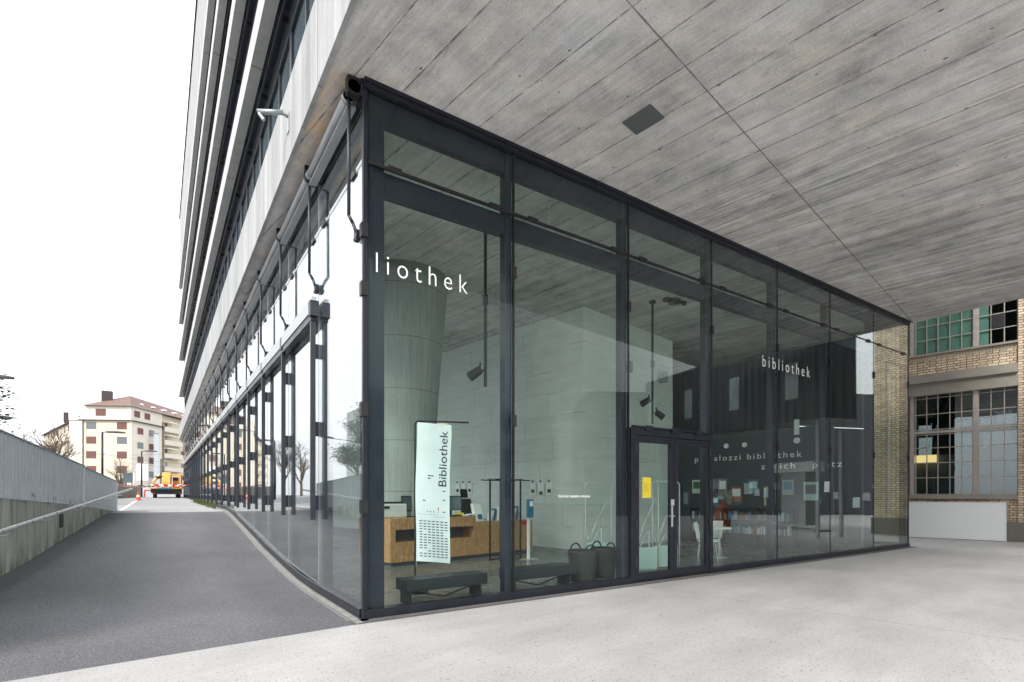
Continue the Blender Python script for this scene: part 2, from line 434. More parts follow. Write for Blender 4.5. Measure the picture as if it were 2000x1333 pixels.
plain('dry_leaf', (0.22, 0.15, 0.07), 0.9, 0, 0.5, 20)
plain('weed_green', (0.10, 0.13, 0.03), 0.8, 0, 0.4, 9)
plain('truck_orange', (0.62, 0.30, 0.05), 0.4, 0, 0.06, 3)
plain('truck_yellow', (0.70, 0.46, 0.12), 0.4, 0, 0.06, 3)
plain('rubber', (0.02, 0.02, 0.022), 0.85, 0, 0.2, 9)
plain('cone_orange', (0.80, 0.12, 0.05), 0.5, 0, 0.05, 9)
plain('red_paint', (0.62, 0.05, 0.04), 0.5, 0, 0.05, 9)
plain('paper_white', (0.92, 0.93, 0.92), 0.8, 0, 0.03, 9)
plain('sheet_plastic', (0.62, 0.66, 0.68), 0.30, 0, 0.22, 4, bump=1.0)
plain('brown_case', (0.32, 0.10, 0.05), 0.6, 0, 0.15, 4)
plain('slab_green', (0.20, 0.22, 0.20), 0.8, 0, 0.1, 1)
glass('pane_glass', (0.925, 0.98, 0.957), 0.006, wav=0.006, pw=3.3)
glass('side_glass', (0.95, 0.98, 0.98), 0.05, wav=0.003, pw=2.6)
glass('dark_glass', (0.62, 0.74, 0.76), 0.10)
def solid_glass(name, col, rough=0.04):
    n = NT(name)
    nm = n.bump(n.noise(n.pos(), 1.3, 2), 0.25, 0.02)
    M[name] = n.bsdf(n.mix(n.noise(n.pos(), 0.7, 3), tuple(c * 0.8 for c in col), tuple(c * 1.2 for c in col)), rough, 0, nm, 0.9)
solid_glass('pane_house', (0.09, 0.105, 0.115))
solid_glass('window_dark', (0.035, 0.045, 0.05))
solid_glass('window_blue', (0.10, 0.135, 0.155))
solid_glass('window_pale', (0.28, 0.36, 0.36))
def emit(name, col, st):
    n = NT(name)
    e = n.n('ShaderNodeEmission', {'Color': col + (1,), 'Strength': st})
    n.t.links.new(e.outputs[0], n.out.inputs[0])
    M[name] = n.m
emit('warm_lamp', (1.0, 0.58, 0.22), 1.0)
emit('white_lamp', (0.85, 0.88, 1.0), 0.7)
def rib_mat(name, col):
    n = NT(name)
    s = n.sep(n.pos())
    f = n.math('FRACT', n.math('DIVIDE', s.outputs[2], 0.035))
    c = n.mix(n.math('LESS_THAN', f, 0.25), col, tuple(x * 0.6 for x in col))
    M[name] = n.bsdf(c, 0.7, 0, n.bump(f, 0.4, 0.01))
rib_mat('louvre_brown', (0.16, 0.065, 0.055))
M['tape'] = None
def tape_mat():
    n = NT('tape')
    s = n.sep(n.pos())
    f = n.math('FRACT', n.math('MULTIPLY', n.math('ADD', s.outputs[0], s.outputs[1]), 1.6))
    M['tape'] = n.bsdf(n.mix(n.math('LESS_THAN', f, 0.5), (0.85, 0.85, 0.85), (0.72, 0.03, 0.03)), 0.5)
tape_mat()

# ------------------------------------------------------------ mesh helpers
class MB:
    def __init__(s):
        s.v = []; s.f = []; s.mi = []; s.st = []
    def add(s, vs, fs, mi=0):
        b = len(s.v)
        s.st.append((b, len(s.f)))
        s.v += [tuple(v) for v in vs]
        for f in fs:
            s.f.append(tuple(b + i for i in f)); s.mi.append(mi)
        return s
    def box(s, x0, x1, y0, y1, z0, z1, mi=0):
        vs = [(x, y, z) for z in (z0, z1) for y in (y0, y1) for x in (x0, x1)]
        return s.add(vs, [(0, 2, 3, 1), (4, 5, 7, 6), (0, 1, 5, 4), (2, 6, 7, 3), (0, 4, 6, 2), (1, 3, 7, 5)], mi)
    def obox(s, o, a, b, c, mi=0):
        """box from corner o spanned by vectors a, b, c"""
        o, a, b, c = map(Vector, (o, a, b, c))
        if a.cross(b).dot(c) < 0:
            a, b = b, a
        vs = [o, o + a, o + b, o + a + b, o + c, o + a + c, o + b + c, o + a + b + c]
        return s.add(vs, [(0, 2, 3, 1), (4, 5, 7, 6), (0, 1, 5, 4), (2, 6, 7, 3), (0, 4, 6, 2), (1, 3, 7, 5)], mi)
    def prism(s, poly, z0, z1, mi=0):
        """poly counter-clockwise [(x,y)], z0/z1 numbers or lists"""
        n = len(poly)
        z0 = z0 if isinstance(z0, (list, tuple)) else [z0] * n
        z1 = z1 if isinstance(z1, (list, tuple)) else [z1] * n
        vs = [(p[0], p[1], z) for p, z in zip(poly, z0)] + [(p[0], p[1], z) for p, z in zip(poly, z1)]
        fs = [tuple(reversed(range(n))), tuple(range(n, 2 * n))]
        fs += [(i, (i + 1) % n, n + (i + 1) % n, n + i) for i in range(n)]
        return s.add(vs, fs, mi)
    def tube(s, p0, p1, r0, r1=None, n=12, mi=0, caps=True):
        p0, p1 = Vector(p0), Vector(p1)
        r1 = r0 if r1 is None else r1
        d = (p1 - p0).normalized()
        a = d.orthogonal().normalized(); b = d.cross(a)
        vs = []
        for p, r in ((p0, r0), (p1, r1)):
            for i in range(n):
                t = 2 * pi * i / n
                vs.append(p + a * (r * cos(t)) + b * (r * sin(t)))
        fs = [(i, (i + 1) % n, n + (i + 1) % n, n + i) for i in range(n)]
        if caps:
            fs += [tuple(reversed(range(n))), tuple(range(n, 2 * n))]
        return s.add(vs, fs, mi)
    def path(s, pts, r, n=8, mi=0):
        for a, b in zip(pts, pts[1:]):
            s.tube(a, b, r, n=n, mi=mi)
        return s
    def lathe(s, c, prof, n=24, mi=0):
        """prof [(r,z)] bottom to top round the vertical through c"""
        vs = []
        for r, z in prof:
            for i in range(n):
                t = 2 * pi * i / n
                vs.append((c[0] + r * cos(t), c[1] + r * sin(t), c[2] + z))
        fs = []
        for k in range(len(prof) - 1):
            for i in range(n):
                fs.append((k * n + i, k * n + (i + 1) % n, (k + 1) * n + (i + 1) % n, (k + 1) * n + i))
        fs += [tuple(reversed(range(n))), tuple(range((len(prof) - 1) * n, len(prof) * n))]
        return s.add(vs, fs, mi)
    def quad(s, a, b, c, d, mi=0):
        return s.add([a, b, c, d], [(0, 1, 2, 3)], mi)
    def each(s, name, mat, parent, bevel=0.0, smooth=False):
        """every piece that was added becomes an object of its own"""
        out = []
        for (v0, f0), (v1, f1) in zip(s.st, s.st[1:] + [(len(s.v), len(s.f))]):
            m = MB(); m.add(s.v[v0:v1], [tuple(i - v0 for i in f) for f in s.f[f0:f1]])
            out.append(m.build(name, mat, parent, bevel, smooth))
        return out
    def build(s, name, mats, parent=None, bevel=0.0, smooth=False):
        me = bpy.data.meshes.new(name)
        o = parent_world(parent) if parent else Vector((0, 0, 0))
        me.from_pydata([tuple(Vector(v) - o) for v in s.v], [], s.f)
        for m in (mats if isinstance(mats, (list, tuple)) else [mats]):
            me.materials.append(M[m])
        for p, i in zip(me.polygons, s.mi):
            p.material_index = i
            p.use_smooth = smooth
        me.update()
        ob = bpy.data.objects.new(name, me)
        COL.objects.link(ob)
        if parent:
            ob.parent = parent
        if bevel:
            b = ob.modifiers.new('b', 'BEVEL'); b.width = bevel; b.segments = 1; b.limit_method = 'ANGLE'
        return ob

def parent_world(p):
    v = Vector((0, 0, 0))
    while p:
        v += p.location; p = p.parent
    return v
def thing(name, label, cat, loc, group=None):
    o = bpy.data.objects.new(name, None)
    o.empty_display_size = 0.2
    COL.objects.link(o)
    o.location = loc
    o['label'] = label; o['category'] = cat
    if group: o['group'] = group
    return o
def tag(o, label=None, cat=None, group=None, kind=None):
    if label: o['label'] = label
    if cat: o['category'] = cat
    if group: o['group'] = group
    if kind: o['kind'] = kind
    return o
def dup(o, parent=None, off=None, recurse=True):
    c = o.copy(); COL.objects.link(c)
    c.parent = parent if parent is not None else o.parent
    if off is not None:
        c.location = Vector(o.location) + Vector(off)
    for k in list(o.children):
        dup(k, c)
    return c

# text: built-in font turned into a mesh with real thickness
_font = {}
def text(name, body, size, origin, xdir, up, mat, parent=None, depth=0.002, align='LEFT', spacing=1.0, rescale=None, thin=0.0):
    cu = bpy.data.curves.new('txt', 'FONT')
    cu.body = body; cu.size = size; cu.extrude = depth; cu.align_x = align; cu.space_character = spacing
    cu.resolution_u = 4
    cu.offset = thin
    t = bpy.data.objects.new('txt', cu)
    COL.objects.link(t)
    dg = bpy.context.evaluated_depsgraph_get()
    me = bpy.data.meshes.new_from_object(t.evaluated_get(dg))
    bpy.data.objects.remove(t)
    x = Vector(xdir).normalized(); u = Vector(up).normalized(); n = x.cross(u)
    xs = [v.co.x for v in me.vertices]
    k = (rescale / (max(xs) - min(xs))) if rescale else 1.0
    o = parent_world(parent) if parent else Vector((0, 0, 0))
    for v in me.vertices:
        v.co = Vector(origin) + x * (v.co.x * k) + u * v.co.y + n * v.co.z - o
    me.materials.clear(); me.materials.append(M[mat])
    ob = bpy.data.objects.new(name, me); COL.objects.link(ob)
    if parent: ob.parent = parent
    return ob

RAMP = [(-80, 0), (2.2, 0), (3.4, .03), (4.57, .11), (6.93, .29), (8.9, .49), (11.5, .73), (13.6, .91), (14.6, .96), (18.5, 1.0), (54, 1.33), (900, 1.33)]
def rz(y):
    for (a, b), (c, d) in zip(RAMP, RAMP[1:]):
        if a <= y <= c:
            return b + (d - b) * (y - a) / (c - a)
    return 0

# ------------------------------------------------------------ ground
def strip(name, xa, xb, ys, mat, lift, kind='structure', thick=None):
    """surface following the ramp between x=xa(y) and x=xb(y)"""
    mb = MB()
    fa = xa if callable(xa) else (lambda y: xa)
    fb = xb if callable(xb) else (lambda y: xb)
    for y0, y1 in zip(ys, ys[1:]):
        mb.quad((fa(y0), y0, rz(y0) + lift), (fb(y0), y0, rz(y0) + lift), (fb(y1), y1, rz(y1) + lift), (fa(y1), y1, rz(y1) + lift))
    o = mb.build(name, mat)
    return tag(o, kind=kind)
def yrange(a, b):
    ys = [a] + [y for y, _ in RAMP if a < y < b] + [b]
    return ys
g = MB()
for y0, y1 in zip(yrange(-79, 899), yrange(-79, 899)[1:]):
    g.quad((-900, y0, rz(y0)), (0.02, y0, rz(y0)), (0.02, y1, rz(y1)), (-900, y1, rz(y1)))
g.quad((0.02, -79, 0), (900, -79, 0), (900, 60, 0), (0.02, 60, 0))
g.quad((0.02, 60, 0), (900, 60, 0), (900, 899, 1.33), (0.02, 899, 1.33))
g.quad((-900, -900, 0), (900, -900, 0), (900, -79, 0), (-900, -79, 0))
tag(g.build('ground', 'ground_mat'), kind='structure')
edge = lambda x: -0.215 - 0.095 * (-(x + 0.2)) if x < -0.2 else -0.215
# asphalt ramp: from the slanted edge of the pale paving up to the crest
mb = MB()
mb.prism  # (kept simple: two sheets)
wallx = lambda y: -4.18 + (y - 5.39) * 0.0992
mb.quad((-14, -1.53, .004), (-0.2, -0.22, .004), (-0.2, 2.2, .004), (-14, 2.2, .004))
ys = yrange(2.2, 14.1)
for y0, y1 in zip(ys, ys[1:]):
    for xa, xb in (((lambda y: -14.0), wallx), (wallx, (lambda y: -0.2))):
        mb.quad((xa(y0), y0, rz(y0) + .004), (xb(y0), y0, rz(y0) + .004), (xb(y1), y1, rz(y1) + .004), (xa(y1), y1, rz(y1) + .004))
tag(mb.build('asphalt_ramp', 'asphalt'), kind='structure')
strip('street', -30, -0.2, yrange(14.1, 120), 'street_asphalt', .004)
# pale terrazzo paving of the plaza
mb = MB()
mb.add([(-40, -4.0, .004), (-40, -60, .004), (60, -60, .004), (60, -0.2, .004), (-0.2, -0.22, .004)], [(0, 1, 2, 3, 4)])
mb.add([(16.1, -0.2, .004), (60, -0.2, .004), (60, 30, .004), (16.1, 30, .004)], [(0, 1, 2, 3)])
tag(mb.build('plaza_paving', 'terrazzo'), kind='structure')
# kerb strip along the ramp side, dark gravel gutter at the foot of both glass fronts
strip('kerb_strip', -0.165, -0.075, yrange(-0.22, 50), 'kerb_stone', .012)
mb = MB()
ys = yrange(-0.12, 50)
for y0, y1 in zip(ys, ys[1:]):
    mb.quad((-0.075, y0, rz(y0) + .008), (0.02, y0, rz(y0) + .008), (0.02, y1, rz(y1) + .008), (-0.075, y1, rz(y1) + .008))
mb.quad((-0.2, -0.2, .008), (16.1, -0.2, .008), (16.1, 0.02, .008), (-0.2, 0.02, .008))
tag(mb.build('gutter_strip', 'gravel_dark'), kind='structure')

# ------------------------------------------------------------ library building
SE = [2.17, 4.50, 6.76, 9.05, 11.36, 13.70, 15.92]          # seams of the front
LB = [2.13 + 2.27 * k for k in range(22)]                    # seams of the long side
LEND = LB[-1]
LIB = thing('library_building', 'long concrete library building with glazed ground floor and stacked floor bands', 'building', (8, 10, 0))
TR = 5.53
mb = MB()
mb.prism([(-.40, -4.35), (16.18, -6.95), (16.18, 51.0), (-.40, 51.0)], CEIL, 6.95)
mb.build('ceiling_slab', 'ceiling_concrete', LIB)
MB().box(-.46, -.403, -4.3, 51.0, 6.47, 7.62).build('fascia', 'fascia_concrete', LIB)
bz = [10.3, 13.6, 16.9, 20.1]
for i, z in enumerate(bz):
    b = MB()
    b.box(-.47, -.27, -3.5, 50.0, z + .0, z + .56, 0)
    b.box(-.485, -.474, -3.5, 50.0, z + .01, z + .565, 1)
    b.build('floor_band', ['band_concrete', 'band_face'], LIB)
    MB().box(-.267, .5, -3.45, 49.98, z + .03, z + .5).build('recess_soffit', 'dark_post', LIB)
MB().box(-.40, .4, -3.4, 50.0, 20.68, 26.4).build('parapet', 'parapet_concrete', LIB)
MB().box(-.47, .4, -3.4, 50.02, 26.42, 26.6).build('parapet_coping', 'dark_frame', LIB)
MB().box(.5, 16.1, -3.2, 50.0, 6.96, 26.3).build('upper_storeys', 'slab_green', LIB)
# ribbon windows of the upper floors with mullions and blind boxes
zz = [7.62] + [z + .56 for z in bz[:3]]
for z0, z1 in zip(zz, bz):
    wdw = MB().box(-.02, .0, -3.3, 49.9, z0 + .05, z1 - .42).build('ribbon_window', 'window_blue', LIB)
    fr = MB()
    y = -3.0; k = 0
    while y < 49.8:
        fr.box(-.07, -.021, y, y + (.07 if k % 3 else .14), z0, z1 - .42)
        y += 1.14; k += 1
    fr.box(-.08, -.021, -3.3, 49.9, z1 - .42, z1 + .02)
    fr.build('mullions', 'rail_metal', wdw)
    bb = MB()
    y = -2.8
    while y < 49:
        bb.box(-.24, -.085, y, y + .03, z1 - .15, z1 - .05)
        y += 2.28
    bb.box(-.245, -.21, -3.3, 49.9, z1 - .22, z1 - .19)
    bb.build('blind_rail', 'black_metal', wdw)
# stub that carries the far end
MB().box(.3, 15.9, 50.1, 51.5, 0.5, 6.45).build('end_wall', 'wall_concrete', LIB)

def clampbox(x, z, w, h, front=True, y=None):
    return (MB().box(x - w / 2, x + w / 2, -.03, -.0125, z - h / 2, z + h / 2)) if front else (MB().box(-.03, -.0125, y - w / 2, y + w / 2, z - h / 2, z + h / 2))
# --- front bays
G = 0.008
prev = 0.045
for i, x in enumerate(SE):
    bay = MB()
    # inner post left of the seam, inner beams
    a = prev
    bay.box(x - .125, x - .012, .035, .17, .10, CEIL)
    if i == 0:
        bay.box(.030, .26, .035, .26, .10, CEIL)
    bay.build('post', 'dark_post', LIB, bevel=.003)
    bm = MB()
    bm.box(a + (.22 if i == 0 else -.008), x - .128, .05, .165, 6.10, CEIL)
    bm.box(a + (.22 if i == 0 else -.008), x - .128, .05, .165, 5.22, 5.50)
    bm.build('inner_beam', 'dark_post', LIB)
    if i == 2:
        gb = MB().box(a + G, x - G, -.012, 0, 2.66, TR - .02).build('glazing', 'pane_glass', LIB)
    else:
        gb = MB().box(a + G, x - G, -.012, 0, .115, TR - .02).build('glazing', 'pane_glass', LIB)
    MB().box(a + G, x - G, -.012, 0, TR + .02, 6.39).build('upper_pane', 'pane_glass', gb)
    sm = MB().box(x - .0075, x + .0075, -.016, .034, .115 if i != 1 and i != 2 else .115, 6.39)
    sm.box(a + G, x - G, -.014, .02, TR - .018, TR + .018)
    sm.build('seal', 'black_metal', gb)
    cl = MB()
    for z in (4.68, 2.56) if i not in (1, 2) else (4.66,):
        cl.box(x - .03, x + .03, -.034, -.0165, z - .085, z + .085)
    cl.each('clamp', 'black_metal', gb)
    c2 = MB()
    for xx in (a + .33, x - .33):
        c2.box(xx - .09, xx + .09, -.034, -.0145, TR - .035, TR + .035)
    c2.each('clamp', 'black_metal', gb)
    prev = x
# sill and head profiles of the front
sill = MB().box(-.03, 4.53, -.05, .10, .012, .11).box(6.75, 15.93, -.05, .10, .012, .11)
sill.build('sill', 'dark_frame', LIB, bevel=.004)
hd = MB().box(-.02, 15.94, -.055, .03, 6.395, CEIL - .003)
hd.box(-.02, 15.94, -.075, -.058, 6.45, CEIL - .003)
hd.build('head_profile', 'dark_frame', LIB)
MB().box(-.026, .028, -.026, .028, .11, 6.39).build('corner_post', 'dark_frame', LIB, bevel=.004)
cc = MB()
for z in (4.68, 3.98, 2.53, 1.36):
    cc.box(-.05, -.0265, -.034, .045, z - .085, z + .085)
    cc.box(-.05, .03, -.046, -.0265, z - .085, z + .085)
cc.each('clamp', 'black_metal', LIB)
# east end: glass return then dark wall
e = MB().box(15.92, 15.932, 0.01, 1.15, .115, TR - .02).box(15.92, 15.932, .01, 1.15, TR + .02, 6.39).build('glazing', 'pane_glass', LIB)
ef = MB().box(15.90, 15.95, -.02, .02, .1, 6.39).box(15.88, 15.98, .02, 1.15, .012, .11).box(15.90, 15.96, .02, 1.15, 6.395, CEIL - .003).box(15.9, 15.94, .02, 1.15, TR - .018, TR + .018)
ef.build('seal', 'dark_frame', e)
MB().box(15.80, 16.05, 1.16, 50, 0, CEIL - .002).build('east_wall', 'dark_cladding', LIB)

# --- door with two leaves
DX0, DX1 = 4.53, 6.75
door = MB()
door.box(DX0, DX0 + .10, -.045, .08, .012, 2.64)
door.box(DX1 - .10, DX1, -.045, .08, .012, 2.64)
door.box(DX0 + .10, DX1 - .10, -.045, .08, 2.52, 2.64)
door.box(DX0 + .10, DX1 - .10, -.03, .08, .012, .035)
door = door.build('door_frame', 'dark_frame', LIB, bevel=.004)
mid = 5.62
for k, (a, b) in enumerate(((DX0 + .105, mid - .004), (mid + .004, DX1 - .105))):
    lf = MB()
    lf.box(a, a + .09, -.035, .03, .04, 2.515)
    lf.box(b - .09, b, -.035, .03, .04, 2.515)
    lf.box(a + .09, b - .09, -.035, .03, 2.40, 2.515)
    lf.box(a + .09, b - .09, -.035, .03, .04, .17)
    if k: lf.box(a + .03, b - .03, -.05, -.036, 2.46, 2.50, 0)
    leaf = lf.build('door_leaf', 'dark_frame', door, bevel=.003)
MB().box(DX0 + .195, mid - .094, -.008, .004, .17, 2.40).build('door_pane', 'pane_glass', door)
MB().box(mid + .094, DX1 - .195, -.008, .004, .17, 2.40).build('door_pane', 'pane_glass', door)
hs = MB().box(mid - .075, mid - .035, -.044, -.0355, .93, 1.30).tube((mid - .055, -.09, 1.12), (mid - .055, -.044, 1.12), .010).tube((mid - .055, -.09, 1.12), (mid - .18, -.09, 1.12), .010)
hs.box(mid - .085, mid + .0, -.044, -.0355, 1.31, 1.42)
hs.build('door_handle', 'steel', door)
hg = MB()
for z in (.35, 1.0, 1.7, 2.3):
    hg.box(DX0 + .085, DX0 + .125, -.058, -.046, z - .07, z + .07)
    hg.box(DX1 - .125, DX1 - .085, -.058, -.046, z - .07, z + .07)
hg.each('hinge', 'rail_metal', door)
t_ = MB().box(DX0 + .02, DX1 - .02, -.06, -.0125, 2.645, 2.675)
for xx in (4.95, 5.62, 6.3): t_.box(xx - .09, xx + .09, -.07, -.0605, 2.60, 2.69)
t_.build('door_head_clamp', 'dark_frame', door)
nb = MB().box(4.83, 5.04, -.0135, -.0095, 1.45, 1.80).build('yellow_notice', 'yellow_paper', door)
nl = MB()
for k in range(7):
    nl.box(4.86, 4.86 + (.10 if k % 3 else .05) + .03 * (k % 2), -.0145, -.0138, 1.70 - k * .026, 1.706 - k * .026)
nl.build('notice_print', 'red_print', nb)

# --- long side bays (share meshes)
def left_bay(y0, y1, first):
    gap = .008
    za, zb = rz(y0) + .125, rz(y1) + .125
    if first: za = zb = .115
    gb = MB().add([(-.012, y0 + gap, za), (0, y0 + gap, za), (0, y1 - gap, zb), (-.012, y1 - gap, zb),
                   (-.012, y0 + gap, TR - .02), (0, y0 + gap, TR - .02), (0, y1 - gap, TR - .02), (-.012, y1 - gap, TR - .02)],
                  [(3, 2, 1, 0), (4, 5, 6, 7), (0, 1, 5, 4), (1, 2, 6, 5), (2, 3, 7, 6), (3, 0, 4, 7)]).build('glazing', 'side_glass', LIB)
    MB().box(-.012, 0, y0 + gap, y1 - gap, TR + .02, 6.28).build('upper_pane', 'side_glass', gb)
    sm = MB().box(-.015, .034, y1 - .0075, y1 + .0075, zb, 6.28)
    sm.box(-.016, .02, y0 + gap, y1 - gap, TR - .018, TR + .018)
    sm.build('seal', 'tube_metal', gb)
    c2 = MB()
    for yy in (y0 + .33, y1 - .33):
        c2.box(-.034, -.0165, yy - .09, yy + .09, TR - .035, TR + .035)
    c2.each('clamp', 'black_metal', gb)
    ps = MB().box(.035, .17, y1 - .115, y1 - .012, min(za, zb) - .02, CEIL)
    ps.build('post', 'dark_post', LIB)
    bm = MB()
    bm.box(.05, .165, y0 + (.235 if first else -.008), y1 - .118, 6.02, CEIL)
    bm.box(.05, .165, y0 + (.235 if first else -.008), y1 - .118, 5.24, 5.50)
    bm.build('inner_beam', 'dark_post', LIB)
    sl_ = MB()
    ys_ = [y0] + [y for y, _ in RAMP if y0 < y < y1] + [y1]
    for a, b in zip(ys_, ys_[1:]):
        sl_.prism([(-.05, a), (.10, a), (.10, b), (-.05, b)], [rz(a) + .013, rz(a) + .013, rz(b) + .013, rz(b) + .013], [rz(a) + .12, rz(a) + .12, rz(b) + .12, rz(b) + .12])
    sl_.build('sill', 'dark_frame', LIB)
py = .045
for k, y in enumerate(LB):
    left_bay(py, y, k == 0)
    py = y
MB().box(-.05, .03, -.02, LEND, 6.285, CEIL - .003).build('head_profile', 'dark_post', LIB)
# shutter rails
hr = MB().box(-.155, -.035, LB[0] - .09, LEND + .05, 4.27, 4.44)
hr.box(-.135, -.07, LB[0] - .11, LEND, 4.444, 4.50)
hr.build('shutter_head_rail', 'head_metal', LIB)
hu = MB().box(-.14, -.04, LB[0] - .05, LEND, 4.16, 4.266)
hu.build('shutter_track', 'dark_frame', LIB)
gr0 = None
for k, y in enumerate(LB):
    if gr0 is None:
        gr0 = MB().box(-.135, -.065, y - .03, y + .03, 1.12, 4.155)
        gr0.box(-.158, -.032, y - .095, y + .035, 4.22, 4.45)
        gr0 = gr0.build('guide_rail', 'rail_metal', LIB)
        for z in (3.70, 2.51, 1.38):
            MB().box(-.063, -.018, y - .022, y + .022, z - .11, z + .11).build('bracket', 'dark_frame', gr0)
    else:
        zmin = rz(y) + .10
        o = dup(gr0, LIB, (0, y - LB[0], 0))
# awning tubes and hanging arms
tb0 = ar0 = None
YS = [.13] + LB
for k, (a, b) in enumerate(zip(YS, YS[1:])):
    if tb0 is None or k == 1:
        t = MB().tube((-.15, a + .03, 6.34), (-.15, b - .03, 6.34), .062, n=14)
        t.tube((-.15, a + .03, 6.34), (-.15, a + .09, 6.34), .072, n=14)
        t.tube((-.15, b - .10, 6.34), (-.15, b - .04, 6.34), .072, n=14)
        cur = t.build('awning_tube', 'tube_metal', LIB, smooth=True)
        MB().box(-.22, -.055, b - .03, b + .03, 6.31, 6.496).tube((-.15, b - .035, 6.34), (-.15, b + .035, 6.34), .080, n=14).build('tube_bracket', 'black_metal', cur)
        MB().box(-.155, -.055, a + .03, b - .03, 6.215, 6.255).box(-.17, -.125, a + .03, b - .03, 6.20, 6.212).build('awning_bar', 'head_metal', cur)
        if k == 1: tb0 = cur
    else:
        dup(tb0, LIB, (0, a - LB[0], 0))
    if tb0 is None: tb0 = cur
for k, y in enumerate(YS):
    if ar0 is None:
        r = MB().path([(-.15, y, 6.28), (-.15, y, 4.88), (-.10, y, 4.80), (-.045, y, 4.66)], .022, 8)
        ar0 = r.build('awning_arm', 'rail_metal', LIB, smooth=True)
        MB().box(-.075, -.018, y - .05, y + .05, 4.60, 4.72).tube((-.06, y - .06, 4.63), (-.06, y + .06, 4.63), .022).build('bracket', 'dark_frame', ar0)
    else:
        dup(ar0, LIB, (0, y - YS[0], 0))
MB().box(-.20, -.035, -.0, .10, 6.285, 6.49).tube((-.12, .0, 6.38), (-.12, .14, 6.38), .075, n=14).build('tube_end_bracket', 'black_metal', LIB)
# hatch in the ceiling
MB().prism([(3.10, -1.22), (3.155, -1.66), (3.50, -1.60), (3.44, -1.16)], CEIL - .012, CEIL - .002).build('ceiling_hatch', 'hatch_grey', LIB)
MB().prism([(2.5, 1.7), (2.56, 1.3), (2.96, 1.36), (2.9, 1.76)], CEIL - .03, CEIL - .002).build('ceiling_hatch', 'mint_panel', LIB)
# lettering on the panes
text('lettering', 'liothek', .355, (.115, -.0125, 4.215), (1, 0, 0), (0, 0, 1), 'vinyl_white', LIB, .0008, spacing=1.5, rescale=1.27, thin=-.0035)
text('lettering', 'bibliothek', .355, (8.45, -.0125, 4.20), (1, 0, 0), (0, 0, 1), 'vinyl_white', LIB, .0008, spacing=1.5, rescale=1.93, thin=-.0035)
text('lettering', 'Fahrräder abstellen verboten.', .062, (2.98, -.0125, 1.46), (1, 0, 0), (0, 0, 1), 'vinyl_white', LIB, .0008, rescale=.65)

# interior floor, core and column
MB().box(.12, 15.8, .11, 49.5, .005, .02).build('interior_floor', 'floor_dark', LIB)
C0 = Vector((7.30, 4.28, 0))
cr = MB()
cr.prism([tuple((C0 + p)[:2]) for p in (Vector((0, 0, 0)), UX * 4.6, UX * 4.6 + UY * 16, UY * 16)], .02, CEIL - .002)
cr.build('core_wall', 'core_concrete', LIB)
MB().box(.15, 15.7, 26, 26.2, .02, CEIL - .002).build('back_wall', 'room_dark', LIB)
MB().lathe((2.62, 5.35, 0), [(.74, .02), (.76, 1.5), (.82, 3.0), (.93, 4.6), (1.10, CEIL - .003)], 40).build('concrete_column', 'column_concrete', LIB, smooth=True)
# conduits under the ceiling along the core
cd = MB()
k0 = C0 - UX * .35 - UY * .2
cd.path([tuple(k0 + Vector((0, 0, 6.44))), tuple(k0 + UY * 12 + Vector((0, 0, 6.44)))], .014, 6)
k1 = C0 - UX * 1.6 - UY * 2.6
cd.path([tuple(k1 + Vector((0, 0, 6.45))), tuple(k1 + UX * 6 + Vector((0, 0, 6.45)))], .014, 6)
cd.path([(3.3, .6, 6.45), (5.2, 3.2, 6.45)], .012, 6)
cd.path([(8.5, 3.0, 6.44), (5.6, 1.0, 6.44)], .012, 6)
cd.each('conduit', 'steel', LIB)
# dark partition with the second sign
PP = Vector((12.57, 1.40, 0))
pd = MB().obox(PP - UY * .85 + Vector((0, 0, .02)), UX * .14, UY * 4.6, (0, 0, 3.35))
pd.build('display_partition', 'partition_dark', LIB)
n0 = PP - UX * .006
def on_part(s, z):
    q = PP - UY * s; return (q.x - .004 * UX.x, q.y - .004 * UX.y, z)
text('lettering', 'pestalozzi bibliothek', .24, on_part(-3.03, 2.545), -UY, (0, 0, 1), 'vinyl_white', LIB, .002, spacing=1.3, rescale=3.12)
text('lettering', 'zürich   platz', .24, on_part(-.98, 2.235), -UY, (0, 0, 1), 'vinyl_white', LIB, .002, spacing=1.3, rescale=2.05)
sg = MB()
for s_ in (-2.55, -2.0, -1.45):
    q = Vector(on_part(s_, 2.98)); sg.tube(q, q - UX * .012, .075, n=24)
q = Vector(on_part(-.02, 3.0)); sg.tube(q, q - UX * .012, .085, n=24)
sg.obox(Vector(on_part(-.09, 3.16)), -UX * .012, -UY * .13, (0, 0, .42))
sg.each('sign_mark', 'vinyl_white', LIB)

# ------------------------------------------------------------ objects inside
def track(px, py, z0, z1, label, spots, cat='light'):
    t = thing('spotlight_pole', label, cat, (px, py, z1), 'black spotlight poles hanging inside')
    MB().box(px - .02, px + .02, py - .02, py + .02, z0, z1).box(px - .06, px + .06, py - .06, py + .06, z1 - .06, z1).build('pole', 'black_metal', t)
    MB().box(px - .035, px + .035, py - .035, py + .035, z0 + 1.45, z0 + 1.62).build('joint_box', 'black_metal', t)
    for dz, ax, ay, tilt in spots:
        c = Vector((px, py, z0 + dz)); d = Vector((ax, ay, -tilt)).normalized()
        a = c + Vector((ax, ay, 0)).normalized() * .09
        sp = MB().tube(a, a + d * .24, .075, .085, n=20).build('spot_head', 'black_metal', t, smooth=False)
        MB().tube(c, a + d * .08, .016, n=8).tube(a + d * .02, a + Vector((0, 0, .12)), .02, n=8).build('yoke', 'black_metal', sp)
track(2.72, 1.70, 3.40, 6.49, 'black pole with one tilted spotlight hanging behind the first big pane', [(.30, -1, .4, .8)])
track(8.50, 2.98, 3.33, 6.49, 'black pole with two tilted spotlights hanging behind the pane above the door', [(.62, -1, .5, .7), (.30, .9, -.6, .8)])
